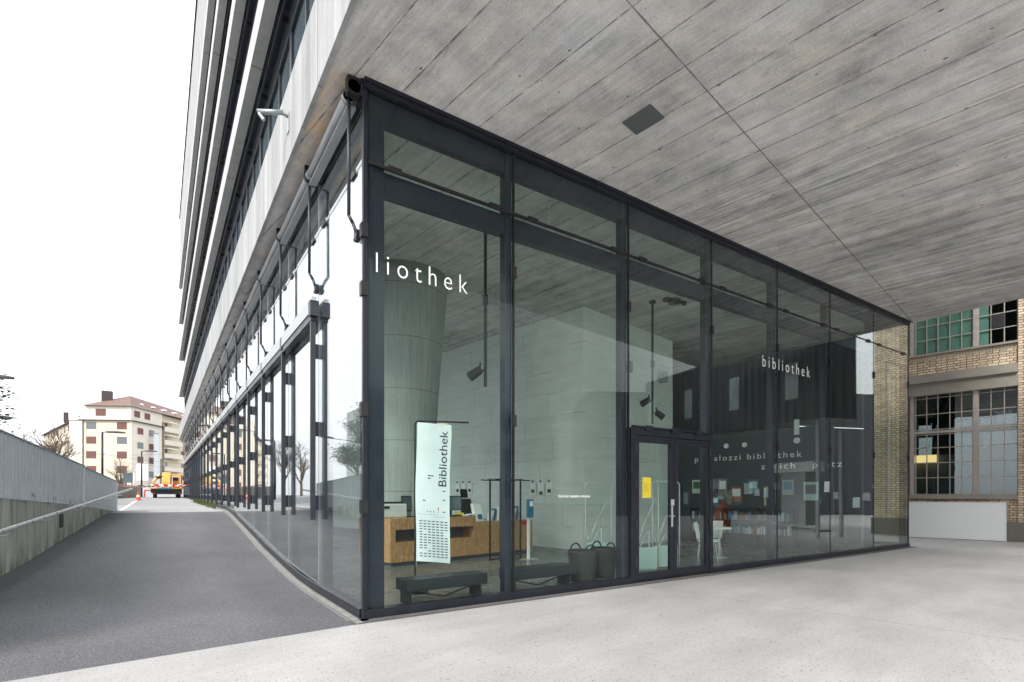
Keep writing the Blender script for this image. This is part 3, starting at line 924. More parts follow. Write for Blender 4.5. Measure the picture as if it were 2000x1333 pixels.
t = track(14.2, 5.6, 4.3, 6.49, 'black pole with six small spotlights far inside behind the fourth pane', [(.3, -1, .4, .6), (.3, .8, -.6, .7), (1.0, -1, .4, .6), (1.0, .8, -.6, .7), (1.8, -1, .4, .6), (1.8, .8, -.6, .7)])
# smoke detector cluster
d_ = thing('ceiling_sensor', 'dark round sensor cluster under the ceiling behind the pane above the door', 'sensor', (8.9, 2.6, 6.4))
MB().lathe((8.9, 2.6, 6.38), [(.05, 0), (.16, .02), (.17, .07), (.12, .11)], 20).lathe((9.2, 2.55, 6.40), [(.07, 0), (.08, .06), (.05, .09)], 16).lathe((8.62, 2.65, 6.40), [(.07, 0), (.08, .06), (.05, .09)], 16).build('sensor_body', 'black_metal', d_)
MB().box(8.6, 9.2, 2.58, 2.62, 6.47, 6.496).build('mounting_plate', 'black_metal', d_)
def speaker(x, y, z, lab):
    s_ = thing('loudspeaker', lab, 'speaker', (x, y, z), 'small grey loudspeakers on the core wall')
    MB().obox((x, y, z), UX * .2, -UY * .16, (0, 0, .32)).build('cabinet', 'tube_metal', s_, bevel=.01)
    MB().obox(Vector((x, y, z)) + UX * .06, UX * .08, UY * .05, (0, 0, .1)).build('wall_mount', 'black_metal', s_)
speaker(9.0, 4.45, 5.0, 'small grey loudspeaker on the core wall, left of the two')
speaker(10.9, 4.78, 5.0, 'small grey loudspeaker on the core wall, right of the two')

# reception desk (turned grid)
D0 = Vector((1.86, 4.02, .02))
desk = thing('reception_desk', 'plywood reception desk with dark shelf slots, in front of the concrete column', 'desk', tuple(D0))
L1, L2, DP = 2.25, 4.15, 1.35
bd = MB()
zk = .09
bd.obox(D0 + UX * .06 + UY * .06, UX * (L2 - .1), UY * (DP - .1), (0, 0, zk), 1)
zt = Vector((0, 0, 1.01))
h1 = .99
# tall section as frame pieces round an open slot
def piece(u0, u1, v0, v1, z0, z1, mi=0, mb=bd):
    mb.obox(D0 + UX * u0 + UY * v0 + Vector((0, 0, z0)), UX * (u1 - u0), UY * (v1 - v0), (0, 0, z1 - z0), mi)
piece(0, L1, 0, DP, zk, .50)
piece(0, L1, 0, DP, .76, h1)
piece(0, .12, 0, DP, .503, .757)
piece(1.10, 1.22, .0, .4, .503, .757)
piece(L1 - .05, L1, 0, DP, .503, .757)
piece(.12, L1 - .05, .42, DP, .503, .757, 1)
piece(L1 + .004, L2, 0.004, DP, zk, .84)
bd.build('counter', ['plywood', 'room_dark'], desk)
tri = MB().add([D0 + UX * (L2 - .55) - UY * .006 + Vector((0, 0, .83)), D0 + UX * (L2 - .08) - UY * .006 + Vector((0, 0, .83)), D0 + UX * (L2 - .3) - UY * .006 + Vector((0, 0, .70))], [(0, 2, 1)])
tri.build('red_pennant', 'red_print', desk)

def P(u, v, z=0.0):
    return D0 + UX * u + UY * v + Vector((0, 0, z))
# printer
pr = thing('printer', 'white box printer at the left end of the desk', 'printer', tuple(P(.02, .35, h1)))
b = MB(); piece(.02, .62, .35, .80, h1 + .002, h1 + .30, 0, b); b.build('housing', 'light_plastic', pr, bevel=.02)
b = MB(); piece(.08, .56, .38, .70, h1 + .302, h1 + .34, 0, b); b.build('scanner_lid', 'black_plastic', pr, bevel=.01)
b = MB(); piece(.03, .18, .335, .349, h1 + .2, h1 + .25, 0, b); b.build('control_panel', 'black_plastic', pr)
def monitor(u, v, ang, label):
    m = thing('computer_monitor', label, 'monitor', tuple(P(u, v, h1)), 'flat monitors on the desk')
    ax = Vector((cos(GR + ang), sin(GR + ang), 0)); ay = Vector((-ax.y, ax.x, 0))
    c = P(u, v, h1)
    MB().obox(c - ax * .26 + Vector((0, 0, .13)), ax * .52, ay * .035, (0, 0, .34)).build('casing', 'black_plastic', m, bevel=.005)
    MB().obox(c - ax * .24 - ay * .004 + Vector((0, 0, .15)), ax * .48, ay * .002, (0, 0, .30)).build('screen', 'window_blue', m)
    MB().obox(c - ax * .03 + ay * .04 + Vector((0, 0, .02)), ax * .06, ay * .03, (0, 0, .25)).obox(c - ax * .12 - ay * .02 + Vector((0, 0, .002)), ax * .24, ay * .16, (0, 0, .016)).build('stand', 'black_plastic', m)
monitor(.79, .45, .12, 'black monitor between printer and banner on the desk')
monitor(1.86, .42, -.30, 'black monitor just right of the banner on the desk')
kb = thing('keyboard', 'black keyboard lying on the desk by the right monitor', 'keyboard', tuple(P(1.85, .2, h1)))
b = MB(); piece(1.55, 1.95, .12, .28, h1 + .002, h1 + .03, 0, b); b.build('keys', 'black_plastic', kb, bevel=.004)
b = MB(); piece(1.58, 1.92, .06, .11, h1 + .002, h1 + .012, 0, b); b.build('palm_rest', 'black_plastic', kb)
# papers and brochure rows
pp = thing('leaflet_stack', 'loose white and yellow leaflets lying on the desk edge', 'leaflets', tuple(P(2.1, .1, h1)))
b = MB()
for k in range(6):
    u = 1.98 + .05 * k; b.obox(P(u, .06 + .04 * (k % 3), h1 + .003 + .006 * k), UX * .14 + UY * .03, UY * .2, (0, 0, .005))
b.build('paper', 'paper_white', pp)
b = MB(); b.obox(P(2.0, .30, h1 + .002), UX * .14, UY * .16, (0, 0, .07)); b.build('yellow_pile', 'yellow_paper', pp)
hold = thing('leaflet_holder', 'upright white leaflet stand leaning at the front of the desk step', 'leaflet stand', tuple(P(2.42, .1, .84)))
b = MB(); b.obox(P(2.38, .14, .85), UX * .24, UY * .10, UY * .12 + Vector((0, 0, .42))); b.build('stand_board', 'paper_white', hold)
b = MB(); b.obox(P(2.44, .125, .90), UX * .13, UY * .004, UY * .03 + Vector((0, 0, .12))); b.build('printed_sheet', 'blue_plastic', hold)
cols = ['paper_white', 'blue_plastic', 'cone_orange', 'mint_panel', 'plaster_cream', 'grey_print', 'yellow_paper', 'tube_metal']
bro = thing('brochure_rack', 'row of upright brochures on the low part of the desk', 'brochures', tuple(P(3.2, .2, .84)))
b = MB()
for k in range(13):
    u = 2.85 + k * .085
    b.obox(P(u, .16 + .02 * (k % 3), .845), UX * .012, UY * .16, UX * .05 + Vector((0, 0, .20 + .05 * (k % 4))), k % 3)
b.build('brochure', ['paper_white', 'light_plastic', 'blue_plastic'], bro)
b = MB(); piece(2.8, 4.0, .12, .42, .843, .852, 0, b); b.build('tray', 'steel', bro)
# office chair behind desk
ch = thing('office_chair', 'black high-backed office chair behind the reception desk', 'chair', tuple(P(3.37, 1.65)))
c = P(3.37, 1.65)
ax = (UX * .9 + UY * .3).normalized(); ay = Vector((-ax.y, ax.x, 0))
MB().obox(c - ax * .26 - ay * .05 + Vector((0, 0, .78)), ax * .52, ay * .09, ay * .16 + ax * .05 + Vector((0, 0, .60))).build('backrest', 'black_plastic', ch, bevel=.03)
MB().obox(c - ax * .15 + ay * .13 + ax * .06 + Vector((0, 0, 1.40)), ax * .30, ay * .08, ay * .05 + ax * .02 + Vector((0, 0, .24))).build('headrest', 'black_plastic', ch, bevel=.03)
MB().obox(c - ax * .27 - ay * .5 + Vector((0, 0, .50)), ax * .54, ay * .5, (0, 0, .10)).build('seat', 'black_plastic', ch, bevel=.03)
b = MB().tube(c - ay * .25 + Vector((0, 0, .10)), c - ay * .25 + Vector((0, 0, .5)), .03)
for k in range(5):
    a = 2 * pi * k / 5
    b.tube(c - ay * .25 + Vector((0, 0, .10)), c - ay * .25 + Vector((cos(a) * .3, sin(a) * .3, .05)), .018)
b.build('base', 'black_plastic', ch)
for s_ in (-1, 1):
    MB().obox(c + ax * (.30 * s_ - .03) - ay * .38 + Vector((0, 0, .72)), ax * .06, ay * .3, (0, 0, .035)).obox(c + ax * (.30 * s_ - .015) - ay * .2 + Vector((0, 0, .55)), ax * .03, ay * .03, (0, 0, .17)).build('armrest', 'black_plastic', ch)
# papers clipped on a line on the core wall
def clip_sheets(s0, z, n_, label, dz=0.0):
    q = C0 + UY * s0
    t = thing('clipped_sheets', label, 'notices', tuple(q + Vector((0, 0, z))), 'sheets clipped along the core wall')
    b = MB()
    for k in range(n_):
        b.obox(q - UX * .03 - UY * (.32 * k) + Vector((0, 0, z + .012 * (k % 2))), -UY * .24, -UX * .004, (0, 0, -.36))
    b.each('sheet', 'paper_white', t)
    b = MB()
    for k in range(n_):
        b.obox(q - UX * .045 - UY * (.32 * k + .10) + Vector((0, 0, z - .01)), -UY * .035, -UX * .02, (0, 0, .07))
    b.each('clip', 'black_metal', t)
    b = MB()
    for k in range(n_):
        b.obox(q - UX * .0365 - UY * (.32 * k + .05) + Vector((0, 0, z - .2 - .06 * (k % 2))), -UY * .13, -UX * .002, (0, 0, -.10))
    b.each('print_block', 'weed_green', t)
clip_sheets(1.95, 1.86, 3, 'three white sheets clipped on the pale core wall, right of the dark rack')
clip_sheets(5.50, 1.90, 3, 'three white sheets clipped on the core wall between banner and office chair')
# black open rack
rk = thing('display_rack', 'tall thin black metal rack standing before the desk', 'rack', (4.5, 4.0, .02))
R0 = Vector((4.22, 3.55, .02))
b = MB()
for du, dv in ((0, 0), (.62, 0), (0, .35), (.62, .35)):
    q = R0 + UX * du + UY * dv; b.box(q.x - .015, q.x + .015, q.y - .015, q.y + .015, .02, 1.82)
b.each('post', 'black_metal', rk)
b = MB()
b.obox(R0 - UX * .2 - UY * .08 + Vector((0, 0, 1.80)), UX * 1.05, UY * .03, (0, 0, .025)).obox(R0 - UX * .2 + UY * .40 + Vector((0, 0, 1.80)), UX * 1.05, UY * .03, (0, 0, .025))
for u in (0, .3, .6): b.obox(R0 + UX * u - UY * .08 + Vector((0, 0, 1.826)), UX * .02, UY * .5, (0, 0, .015))
b.build('top_bars', 'black_metal', rk)
b = MB().obox(R0 + Vector((0, 0, .01)), UX * .64, UY * .02, (0, 0, .02)).obox(R0 + UY * .34 + Vector((0, 0, .01)), UX * .64, UY * .02, (0, 0, .02))
b.build('foot_bars', 'black_metal', rk)
b = MB().obox(R0 + UX * .40 + UY * .3 + Vector((0, 0, 1.46)), UX * .18, UY * .01, (0, 0, .30)).build('hanging_sheet', 'paper_white', rk)
# hand-sanitiser stand
sn = thing('sanitiser_stand', 'slim white stand with a blue dispenser at the right end of the desk', 'stand', (4.98, 3.55, .02))
MB().box(4.95, 5.01, 3.53, 3.57, .04, 1.02).build('post', 'white_paint', sn)
MB().box(4.80, 5.20, 3.42, 3.72, .022, .035).build('foot_plate', 'steel', sn)
MB().box(4.90, 5.07, 3.46, 3.52, .98, 1.40).build('dispenser', 'blue_plastic', sn, bevel=.01)
MB().box(4.95, 5.04, 3.452, 3.459, 1.24, 1.36).build('label_plate', 'paper_white', sn)
# banner on its own pole
bn = thing('banner', 'white cloth banner with navy lettering hanging from a pole behind the first pane', 'banner', (1.17, 1.18, .02))
MB().path([(1.17, 1.19, .06), (1.17, 1.19, 2.58), (1.20, 1.17, 2.62), (1.86, .76, 2.60)], .014, 8).build('pole', 'black_metal', bn)
MB().lathe((1.17, 1.19, .02), [(.20, 0), (.20, .02), (.03, .04)], 24).build('foot', 'black_metal', bn)
A = Vector((1.185, 1.165, 2.60)); B = Vector((1.62, .895, 2.56))
hx = (B - A); wdt = hx.length; hx.normalize(); hn = Vector((hx.y, -hx.x, 0)).normalized()
def bp(u, z, off=0.0):
    """point on the cloth: u 0..1 across, z height"""
    wv = .012 * sin(z * 5 + u * 4) + .018 * u * sin(z * 2.2)
    k = (2.58 - z) / 2.1
    w_ = wdt * (1 + .0 * k)
    return A + hx * (u * w_ - .015 * k + .01 * sin(z * 3)) + hn * (wv + off) + Vector((0, 0, z - 2.60))
mb = MB(); NU, NZ = 8, 40
for side in (0, 1):
    for i in range(NU):
        for j in range(NZ):
            z0 = .50 + 2.10 * j / NZ; z1 = .50 + 2.10 * (j + 1) / NZ
            sk = .05
            q = [bp(i / NU, z0 + sk * 0, -.002 * side), bp((i + 1) / NU, z0, -.002 * side), bp((i + 1) / NU, z1, -.002 * side), bp(i / NU, z1, -.002 * side)]
            mb.quad(*(q if side else q[::-1]))
cloth = mb.build('cloth', 'banner_cloth', bn, smooth=True)
pb = MB()
def mark(u0, u1, z0, z1, mi=0):
    q = [bp(u0, z0, .004), bp(u1, z0, .004), bp(u1, z1, .004), bp(u0, z1, .004)]
    pb.quad(*q, mi)
rows, colsn = 14, 7
skip = {(5, 7), (5, 3), (6, 4), (6, 5), (9, 2), (10, 2), (1, 4), (11, 1), (8, 6)}
for r in range(rows):
    for c_ in range(colsn):
        if (c_, r) in {(1, 4), (6, 4), (6, 5), (2, 9), (2, 10), (1, 11), (0, 11)}: continue
        z = 1.11 - r * .041
        mark(.10 + c_ * .125, .10 + c_ * .125 + .085, z, z + .013)
for u, z in ((.80, 2.0 - .42), (.80, 1.44), (.80, 1.26), (.22, 1.42), (.35, 1.80), (.35, 1.76), (.44, 1.80)):
    mark(u, u + .08, z, z + .014)
for u in (.34, .43, .52): mark(u, u + .03, 1.255, 1.27)
mark(.66, .685, 1.285, 1.335, 1); mark(.66, .685, 1.255, 1.27, 1)
for k in range(11): mark(.08 + k * .055, .11 + k * .055, 1.215, 1.222, 2)
for k in range(6): mark(.55 + k * .06, .58 + k * .06, 1.185, 1.192, 2)
pb.build('printed_marks', ['navy_print', 'red_print', 'grey_print'], bn)
tx = text('printed_word', 'Bibliothek', .20, (0, 0, 0), (1, 0, 0), (0, 1, 0), 'navy_print', bn, .0)
o = parent_world(bn)
xs = [v.co.x + o.x for v in tx.data.vertices]; ln_ = max(xs) - min(xs); x0 = min(xs)
for v in tx.data.vertices:
    q = v.co + o
    lx = (q.x - x0) / ln_ * .84; ly = q.y - 0
    v.co = bp(.90 - ly / .145 * .245, 1.66 + lx, .005) - o
MB().tube((1.185, 1.19, .50), (1.185, 1.19, .40), .012).build('tie', 'steel', bn)
# low benches just inside the glass
def bench(x0, x1, y0, label):
    t = thing('low_bench', label, 'bench', (x0, y0, .02), 'low dark benches inside the glass front')
    MB().box(x0, x1, y0, y0 + .36, .20, .36).build('seat_box', 'bench_grey', t, bevel=.008)
    for xx in (x0 + .06, x1 - .12):
        MB().box(xx, xx + .03, y0 + .02, y0 + .34, .02, .198).build('leg', 'rail_metal', t)
    MB().tube((x0 + .1, y0 + .18, .19), ((x0 + x1) / 2, y0 + .18, .06), .01).tube((x1 - .1, y0 + .18, .19), ((x0 + x1) / 2, y0 + .18, .06), .01).build('brace', 'rail_metal', t)
bench(.66, 1.93, .32, 'long low dark bench inside the glass, left of the first seam')
bench(2.35, 3.62, .32, 'long low dark bench inside the second pane, beside the baskets')
# dark baskets with hoop handles
def basket(x, y, r, h, label):
    t = thing('shopping_basket', label, 'basket', (x, y, .02), 'black ribbed baskets inside the second pane')
    prof = []
    for k in range(13):
        z = .0 + h * k / 12
        rr = r * (.80 + .2 * k / 12) + (.008 if k % 2 else 0)
        prof.append((rr, z))
    prof += [(r * .97, h + .01), (r * .9, h - .03)]
    MB().lathe((x, y, .02), prof, 24).build('body', 'basket_black', t, smooth=True)
    for s_ in (-1, 1):
        pts = []
        for k in range(11):
            a = pi * k / 10
            pts.append((x + s_ * r * .0 + cos(a) * r * .45 + (.0), y + s_ * r * .75, .02 + h - .02 + sin(a) * .13))
        MB().path(pts, .014, 6).build('handle', 'basket_black', t)
basket(4.02, .60, .26, .52, 'black ribbed basket with hoop handles, left of the two by the door')
basket(4.62, .72, .24, .52, 'black ribbed basket half behind its neighbour beside the door post')
# security gates: white tube frames with mint panels
def gate(x, y, ang, label, h=1.75, w_=.58):
    t = thing('security_gate', label, 'gate', (x, y, .02), 'white tubular security gates behind the door')
    ax = Vector((cos(ang), sin(ang), 0)); o_ = Vector((x, y, .02))
    q = lambda u, z: tuple(o_ + ax * u + Vector((0, 0, z)))
    MB().path([q(0, .05), q(0, h - .06), q(.06, h), q(w_ - .06, h), q(w_, h - .06), q(w_, .05)], .012, 8).build('outer_tube', 'light_plastic', t, smooth=True)
    MB().path([q(.04, .62), q(.08, .50), q(w_ * .45, .95), q(w_ - .06, 1.42)], .012, 8).path([q(.05, .30), q(w_ * .5, .72), q(w_ * .62, .78), q(w_ * .62, .1)], .009, 8).build('inner_tube', 'light_plastic', t, smooth=True)
    ay = Vector((-ax.y, ax.x, 0))
    MB().obox(o_ - ay * .03 + ax * .04 + Vector((0, 0, .03)), ax * (w_ - .08), ay * .06, (0, 0, .44)).build('base_panel', 'mint_panel', t, bevel=.02)
ga = GR
gate(5.37, 2.04, radians(-20), 'white tubular gate with mint base panel, left of the three, behind baskets')
gate(5.45, .78, radians(-12), 'white tubular gate with mint base panel seen through the left door leaf')
gate(6.12, .90, radians(-24), 'white tubular gate with mint base panel seen through the right door leaf')
# white chairs further in
def shell_chair(x, y, ang, label):
    t = thing('white_chair', label, 'chair', (x, y, .02), 'white chairs behind the fourth pane')
    ax = Vector((cos(ang), sin(ang), 0)); ay = Vector((-ax.y, ax.x, 0)); o_ = Vector((x, y, .02))
    MB().obox(o_ - ax * .23 - ay * .22 + Vector((0, 0, .42)), ax * .46, ay * .44, (0, 0, .04)).build('seat', 'white_paint', t, bevel=.015)
    MB().obox(o_ - ax * .22 + ay * .2 + Vector((0, 0, .47)), ax * .44, ay * .03, ay * .08 + Vector((0, 0, .38))).build('backrest', 'white_paint', t, bevel=.012)
    for sx in (-1, 1):
        for sy in (-1, 1):
            MB().tube(o_ + ax * (.17 * sx) + ay * (.16 * sy) + Vector((0, 0, .42)), o_ + ax * (.22 * sx) + ay * (.21 * sy), .012, n=6).build('leg', 'steel', t)
shell_chair(8.35, 1.2, .5, 'white chair inside, just right of the door behind the fourth pane')
shell_chair(9.35, 1.9, 2.6, 'white chair turned away, further from the door behind the fourth pane')
tb = thing('side_table', 'small round white table between the two white chairs', 'table', (8.95, 1.35, .02))
MB().lathe((8.95, 1.35, .02), [(.28, .68), (.28, .71)], 24).build('table_top', 'white_paint', tb)
MB().lathe((8.95, 1.35, .02), [(.2, 0), (.2, .015), (.03, .03), (.025, .68)], 16).build('pedestal', 'steel', tb)
# posters and shelves on the dark partition
pz = [(-3.1, 1.55, .3, .42), (-2.7, 1.6, .3, .38), (-2.65, 1.15, .42, .3), (-2.25, 1.5, .28, .5), (-1.85, 1.3, .32, .45), (-1.35, 1.55, .3, .4), (-.9, 1.2, .35, .5), (-.4, 1.5, .3, .42), (.15, 1.35, .36, .5)]
lab = ['green and white', 'pale mint', 'wide blue', 'dark-edged', 'brown-edged', 'teal', 'large cream', 'pale blue', 'tall mint']
mts = [('mint_panel', 'weed_green'), ('mint_panel', 'paper_white'), ('blue_plastic', 'paper_white'), ('slab_green', 'paper_white'), ('brown_case', 'paper_white'), ('blue_plastic', 'mint_panel'), ('plaster_cream', 'grey_print'), ('window_pale', 'blue_plastic'), ('mint_panel', 'grey_print')]
ordn = ['first', 'second', 'third', 'fourth', 'fifth', 'sixth', 'seventh', 'eighth', 'ninth']
for k, ((s_, z, w_, h_), l_, (m1, m2)) in enumerate(zip(pz, lab, mts)):
    q = Vector(on_part(s_, z))
    t = thing('poster', '%s poster on the dark partition, %s from the left' % (l_, ordn[k]), 'poster', tuple(q), 'posters on the dark partition')
    MB().obox(q, -UY * w_, -UX * .004, (0, 0, h_)).build('sheet', m1, t)
    MB().obox(q - UX * .006 - UY * .04 + Vector((0, 0, h_ * .35)), -UY * (w_ - .08), -UX * .003, (0, 0, h_ * .5)).build('picture', m2, t)
# a wall shelf with books below
bs = thing('book_shelf', 'low dark shelf with colourful books under the posters', 'shelf', tuple(Vector(on_part(-1.5, 0))))
b = MB()
for z in (.35, .75, 1.1):
    q = Vector(on_part(-3.0, z)); b.obox(q - UX * .30, UX * .28, -UY * 3.0, (0, 0, .02))
for s_ in (-3.0, -2.0, -1.0, 0.0):
    q = Vector(on_part(s_, .02)); b.obox(q - UX * .30, UX * .28, UY * .02, (0, 0, 1.1))
b.build('boards', 'black_metal', bs)
cols2 = ['grey_print', 'partition_dark', 'zinc', 'brown_case', 'fence_paint', 'slab_green', 'blue_plastic', 'tube_metal']
b = MB()
rr = random.Random(3)
for z in (.37, .77):
    s_ = -2.95
    while s_ < -.1:
        w_ = rr.uniform(.02, .06); h_ = rr.uniform(.16, .27)
        if rr.random() > .15:
            q = Vector(on_part(s_, z)); b.obox(q - UX * .28, UX * .2, -UY * w_, (0, 0, h_), rr.randrange(8))
        s_ += w_ + .004
tag(b.build('books', cols2, bs), kind='stuff')
# long slim pendant lamps
for k, (a, bb, z, l_) in enumerate((((13.25, 1.75), (16.0-.35, 0.9), 3.48, 'slim glowing white pendant lamp near the far glass end'),)):
    t = thing('pendant_lamp', l_, 'lamp', (a[0], a[1], z), 'slim pendant lamps inside')
    MB().path([(a[0], a[1], z), (bb[0], bb[1], z)], .009, 8).build('light_tube', 'white_lamp', t)
    MB().path([(a[0], a[1], z + .03), (bb[0], bb[1], z + .03)], .016, 8).build('housing', 'black_metal', t)
    MB().path([(a[0] * .8 + bb[0] * .2, a[1] * .8 + bb[1] * .2, z + .04), (a[0] * .8 + bb[0] * .2, a[1] * .8 + bb[1] * .2, CEIL)], .003, 5).path([(a[0] * .2 + bb[0] * .8, a[1] * .2 + bb[1] * .8, z + .04), (a[0] * .2 + bb[0] * .8, a[1] * .2 + bb[1] * .8, CEIL)], .003, 5).build('cable', 'black_metal', t)
# warm spot on the core wall, from the lit spotlight by the column
spt = bpy.data.lights.new('spot_beam', 'SPOT'); spt.energy = 130; spt.color = (1, .70, .38); spt.spot_size = radians(30); spt.spot_blend = .8; spt.shadow_soft_size = .05
sob = bpy.data.objects.new('spot_beam', spt); COL.objects.link(sob)
sob.location = (4.6, 8.9, 3.6)
tgt = C0 + UY * 6.3 + Vector((0, 0, 3.55))
sob.rotation_euler = (Vector(sob.location) - tgt).to_track_quat('Z', 'Y').to_euler()
wl = thing('wall_spotlight', 'black spotlight mounted high by the concrete column throwing warm light', 'light', (4.55, 8.85, 3.6))
MB().tube((4.5, 8.83, 3.62), (4.3, 8.75, 3.70), .06, n=14).build('spot_head', 'black_metal', wl)
MB().tube((4.25, 8.75, 3.7), (4.25, 8.75, CEIL), .015, n=8).build('pole', 'black_metal', wl)

# ------------------------------------------------------------ wall lamp on the fascia
cm = thing('facade_camera', 'small white camera on an arm fixed to the concrete fascia', 'camera', (-.47, 2.05, 7.1))
MB().box(-.475, -.462, 2.0, 2.12, 6.86, 7.14).build('wall_plate', 'zinc', cm)
MB().path([(-.47, 2.06, 7.10), (-.56, 2.06, 7.12)], .025, 8).build('arm', 'zinc', cm, smooth=True)
MB().tube((-.54, 2.04, 7.12), (-.86, 2.20, 7.10), .034, n=12).build('camera_body', 'zinc', cm, smooth=True)
MB().tube((-.84, 2.18, 7.07), (-.78, 2.15, 6.98), .025, n=10).build('sensor_knob', 'zinc', cm)

# ------------------------------------------------------------ retaining wall, fence, handrail
W0, W1 = Vector((-4.43, 2.9, 0)), Vector((-3.19, 15.37, 0))
wd = (W1 - W0).normalized(); wn_ = Vector((-wd.y, wd.x, 0))
def wz(y): return 1.57 + (y - 5.39) * (.985 - 1.57) / (15.37 - 5.39)
rw = thing('retaining_wall', 'mossy board-marked concrete retaining wall beside the asphalt ramp', 'wall', tuple(W0))
WS = W0 - wd * 3.2
mb = MB()
yy = [WS.y, 2.2, 3.4, 4.57, 6.93, 8.9, 11.5, 13.6, 15.37]
pts = [W0 + wd * ((y - W0.y) / wd.y) for y in yy]
for a, b in zip(pts, pts[1:]):
    mb.prism([(a.x, a.y), (b.x, b.y), (b.x + wn_.x * .3, b.y + wn_.y * .3), (a.x + wn_.x * .3, a.y + wn_.y * .3)], -.2, [wz(a.y), wz(b.y), wz(b.y), wz(a.y)])
mb.build('wall_body', 'wall_concrete', rw)
q = W0 + wd * ((8.75 - W0.y) / wd.y) - wn_ * .004
MB().obox(q + Vector((0, 0, .78)), wd * .30, -wn_ * .006, (0, 0, .30)).build('drain_recess', 'black_metal', rw)
# fence: two sections of upright corrugated sheet
fn = thing('guard_fence', 'pale blue-grey corrugated metal guard fence on top of the concrete retaining wall', 'fence', tuple(W0 + Vector((0, 0, 1.5))))
def fence_section(y0, y1, off0, off1, name, zb0, zb1, zt0, zt1, pitch, amp):
    mb = MB()
    a = W0 + wd * ((y0 - W0.y) / wd.y) - wn_ * off0
    b = W0 + wd * ((y1 - W0.y) / wd.y) - wn_ * off1
    L = (b - a).length; d = (b - a).normalized(); nn = Vector((-d.y, d.x, 0))
    n_ = int(L / pitch)
    prof = []
    for k in range(n_):
        s0 = k * pitch
        prof += [(s0, 0), (s0 + pitch * .55, 0), (s0 + pitch * .62, amp), (s0 + pitch * .90, amp)]
    prof.append((L, 0))
    vs = []
    for s_, o_ in prof:
        t = s_ / L; p = a + d * s_ + nn * o_
        vs.append((p.x, p.y, zb0 + (zb1 - zb0) * t)); vs.append((p.x, p.y, zt0 + (zt1 - zt0) * t))
    fs = [(2 * i, 2 * i + 2, 2 * i + 3, 2 * i + 1) for i in range(len(prof) - 1)]
    mb.add(vs, fs)
    mb.mi = [1 if (i % 4) == 2 or (i % 4) == 1 else 0 for i in range(len(fs))]  # recess faces get the darker, shade-painted colour
    ob = mb.build(name, ['fence_paint', 'fence_groove_shade'], fn)
    so_ = ob.modifiers.new('s', 'SOLIDIFY'); so_.thickness = .008
    cap = MB()
    cap.prism([(a.x - nn.x * .02, a.y - nn.y * .02), (b.x - nn.x * .02, b.y - nn.y * .02), (b.x + nn.x * .06, b.y + nn.y * .06), (a.x + nn.x * .06, a.y + nn.y * .06)], [zt0, zt1, zt1, zt0], [zt0 + .02, zt1 + .02, zt1 + .02, zt0 + .02])
    cap.build('cap_rail', 'zinc', fn)
    return a, b
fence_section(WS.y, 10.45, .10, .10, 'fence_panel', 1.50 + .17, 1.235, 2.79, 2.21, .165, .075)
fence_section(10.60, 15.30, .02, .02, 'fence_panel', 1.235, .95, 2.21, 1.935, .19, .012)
q = W0 + wd * ((10.47 - W0.y) / wd.y) - wn_ * .10
MB().obox(q + Vector((0, 0, 1.20)), wd * .11, wn_ * .12, (0, 0, 1.03)).build('post', 'fence_paint', fn)
q = W0 + wd * ((15.31 - W0.y) / wd.y) - wn_ * .03
MB().obox(q + Vector((0, 0, .93)), wd * .05, wn_ * .12, (0, 0, 1.01)).build('post', 'fence_paint', fn)
b = MB()
for y in (6.6, 7.9, 9.1, 10.2):
    q = W0 + wd * ((y - W0.y) / wd.y) - wn_ * .14
    b.obox(q + Vector((0, 0, wz(y) - .02)), wd * .12, wn_ * .18, (0, 0, .06))
b.each('fixing_bracket', 'steel', fn)
# handrail
hrl = thing('handrail', 'round pale metal handrail on brackets along the mossy retaining wall', 'handrail', tuple(W0 + Vector((0, 0, 1))))
def hz(y): return 1.02 + (y - 5.3) * (1.66 - 1.02) / (15.4 - 5.3)
hp = [W0 + wd * ((y - W0.y) / wd.y) - wn_ * .30 for y in (1.0, 16.2)]
MB().path([(hp[0].x, hp[0].y, hz(1.0)), (hp[1].x, hp[1].y, hz(16.2))], .034, 12).build('rail_tube', 'steel', hrl, smooth=True)
for y in (2.4, 4.8, 7.0, 9.2, 11.4, 12.9, 14.4):
    q = W0 + wd * ((y - W0.y) / wd.y)
    MB().path([tuple(q - wn_ * .30 + Vector((0, 0, hz(y) - .02))), tuple(q - wn_ * .30 + Vector((0, 0, hz(y) - .11))), tuple(q + Vector((0, 0, hz(y) - .11)))], .009, 6).build('bracket', 'steel', hrl)

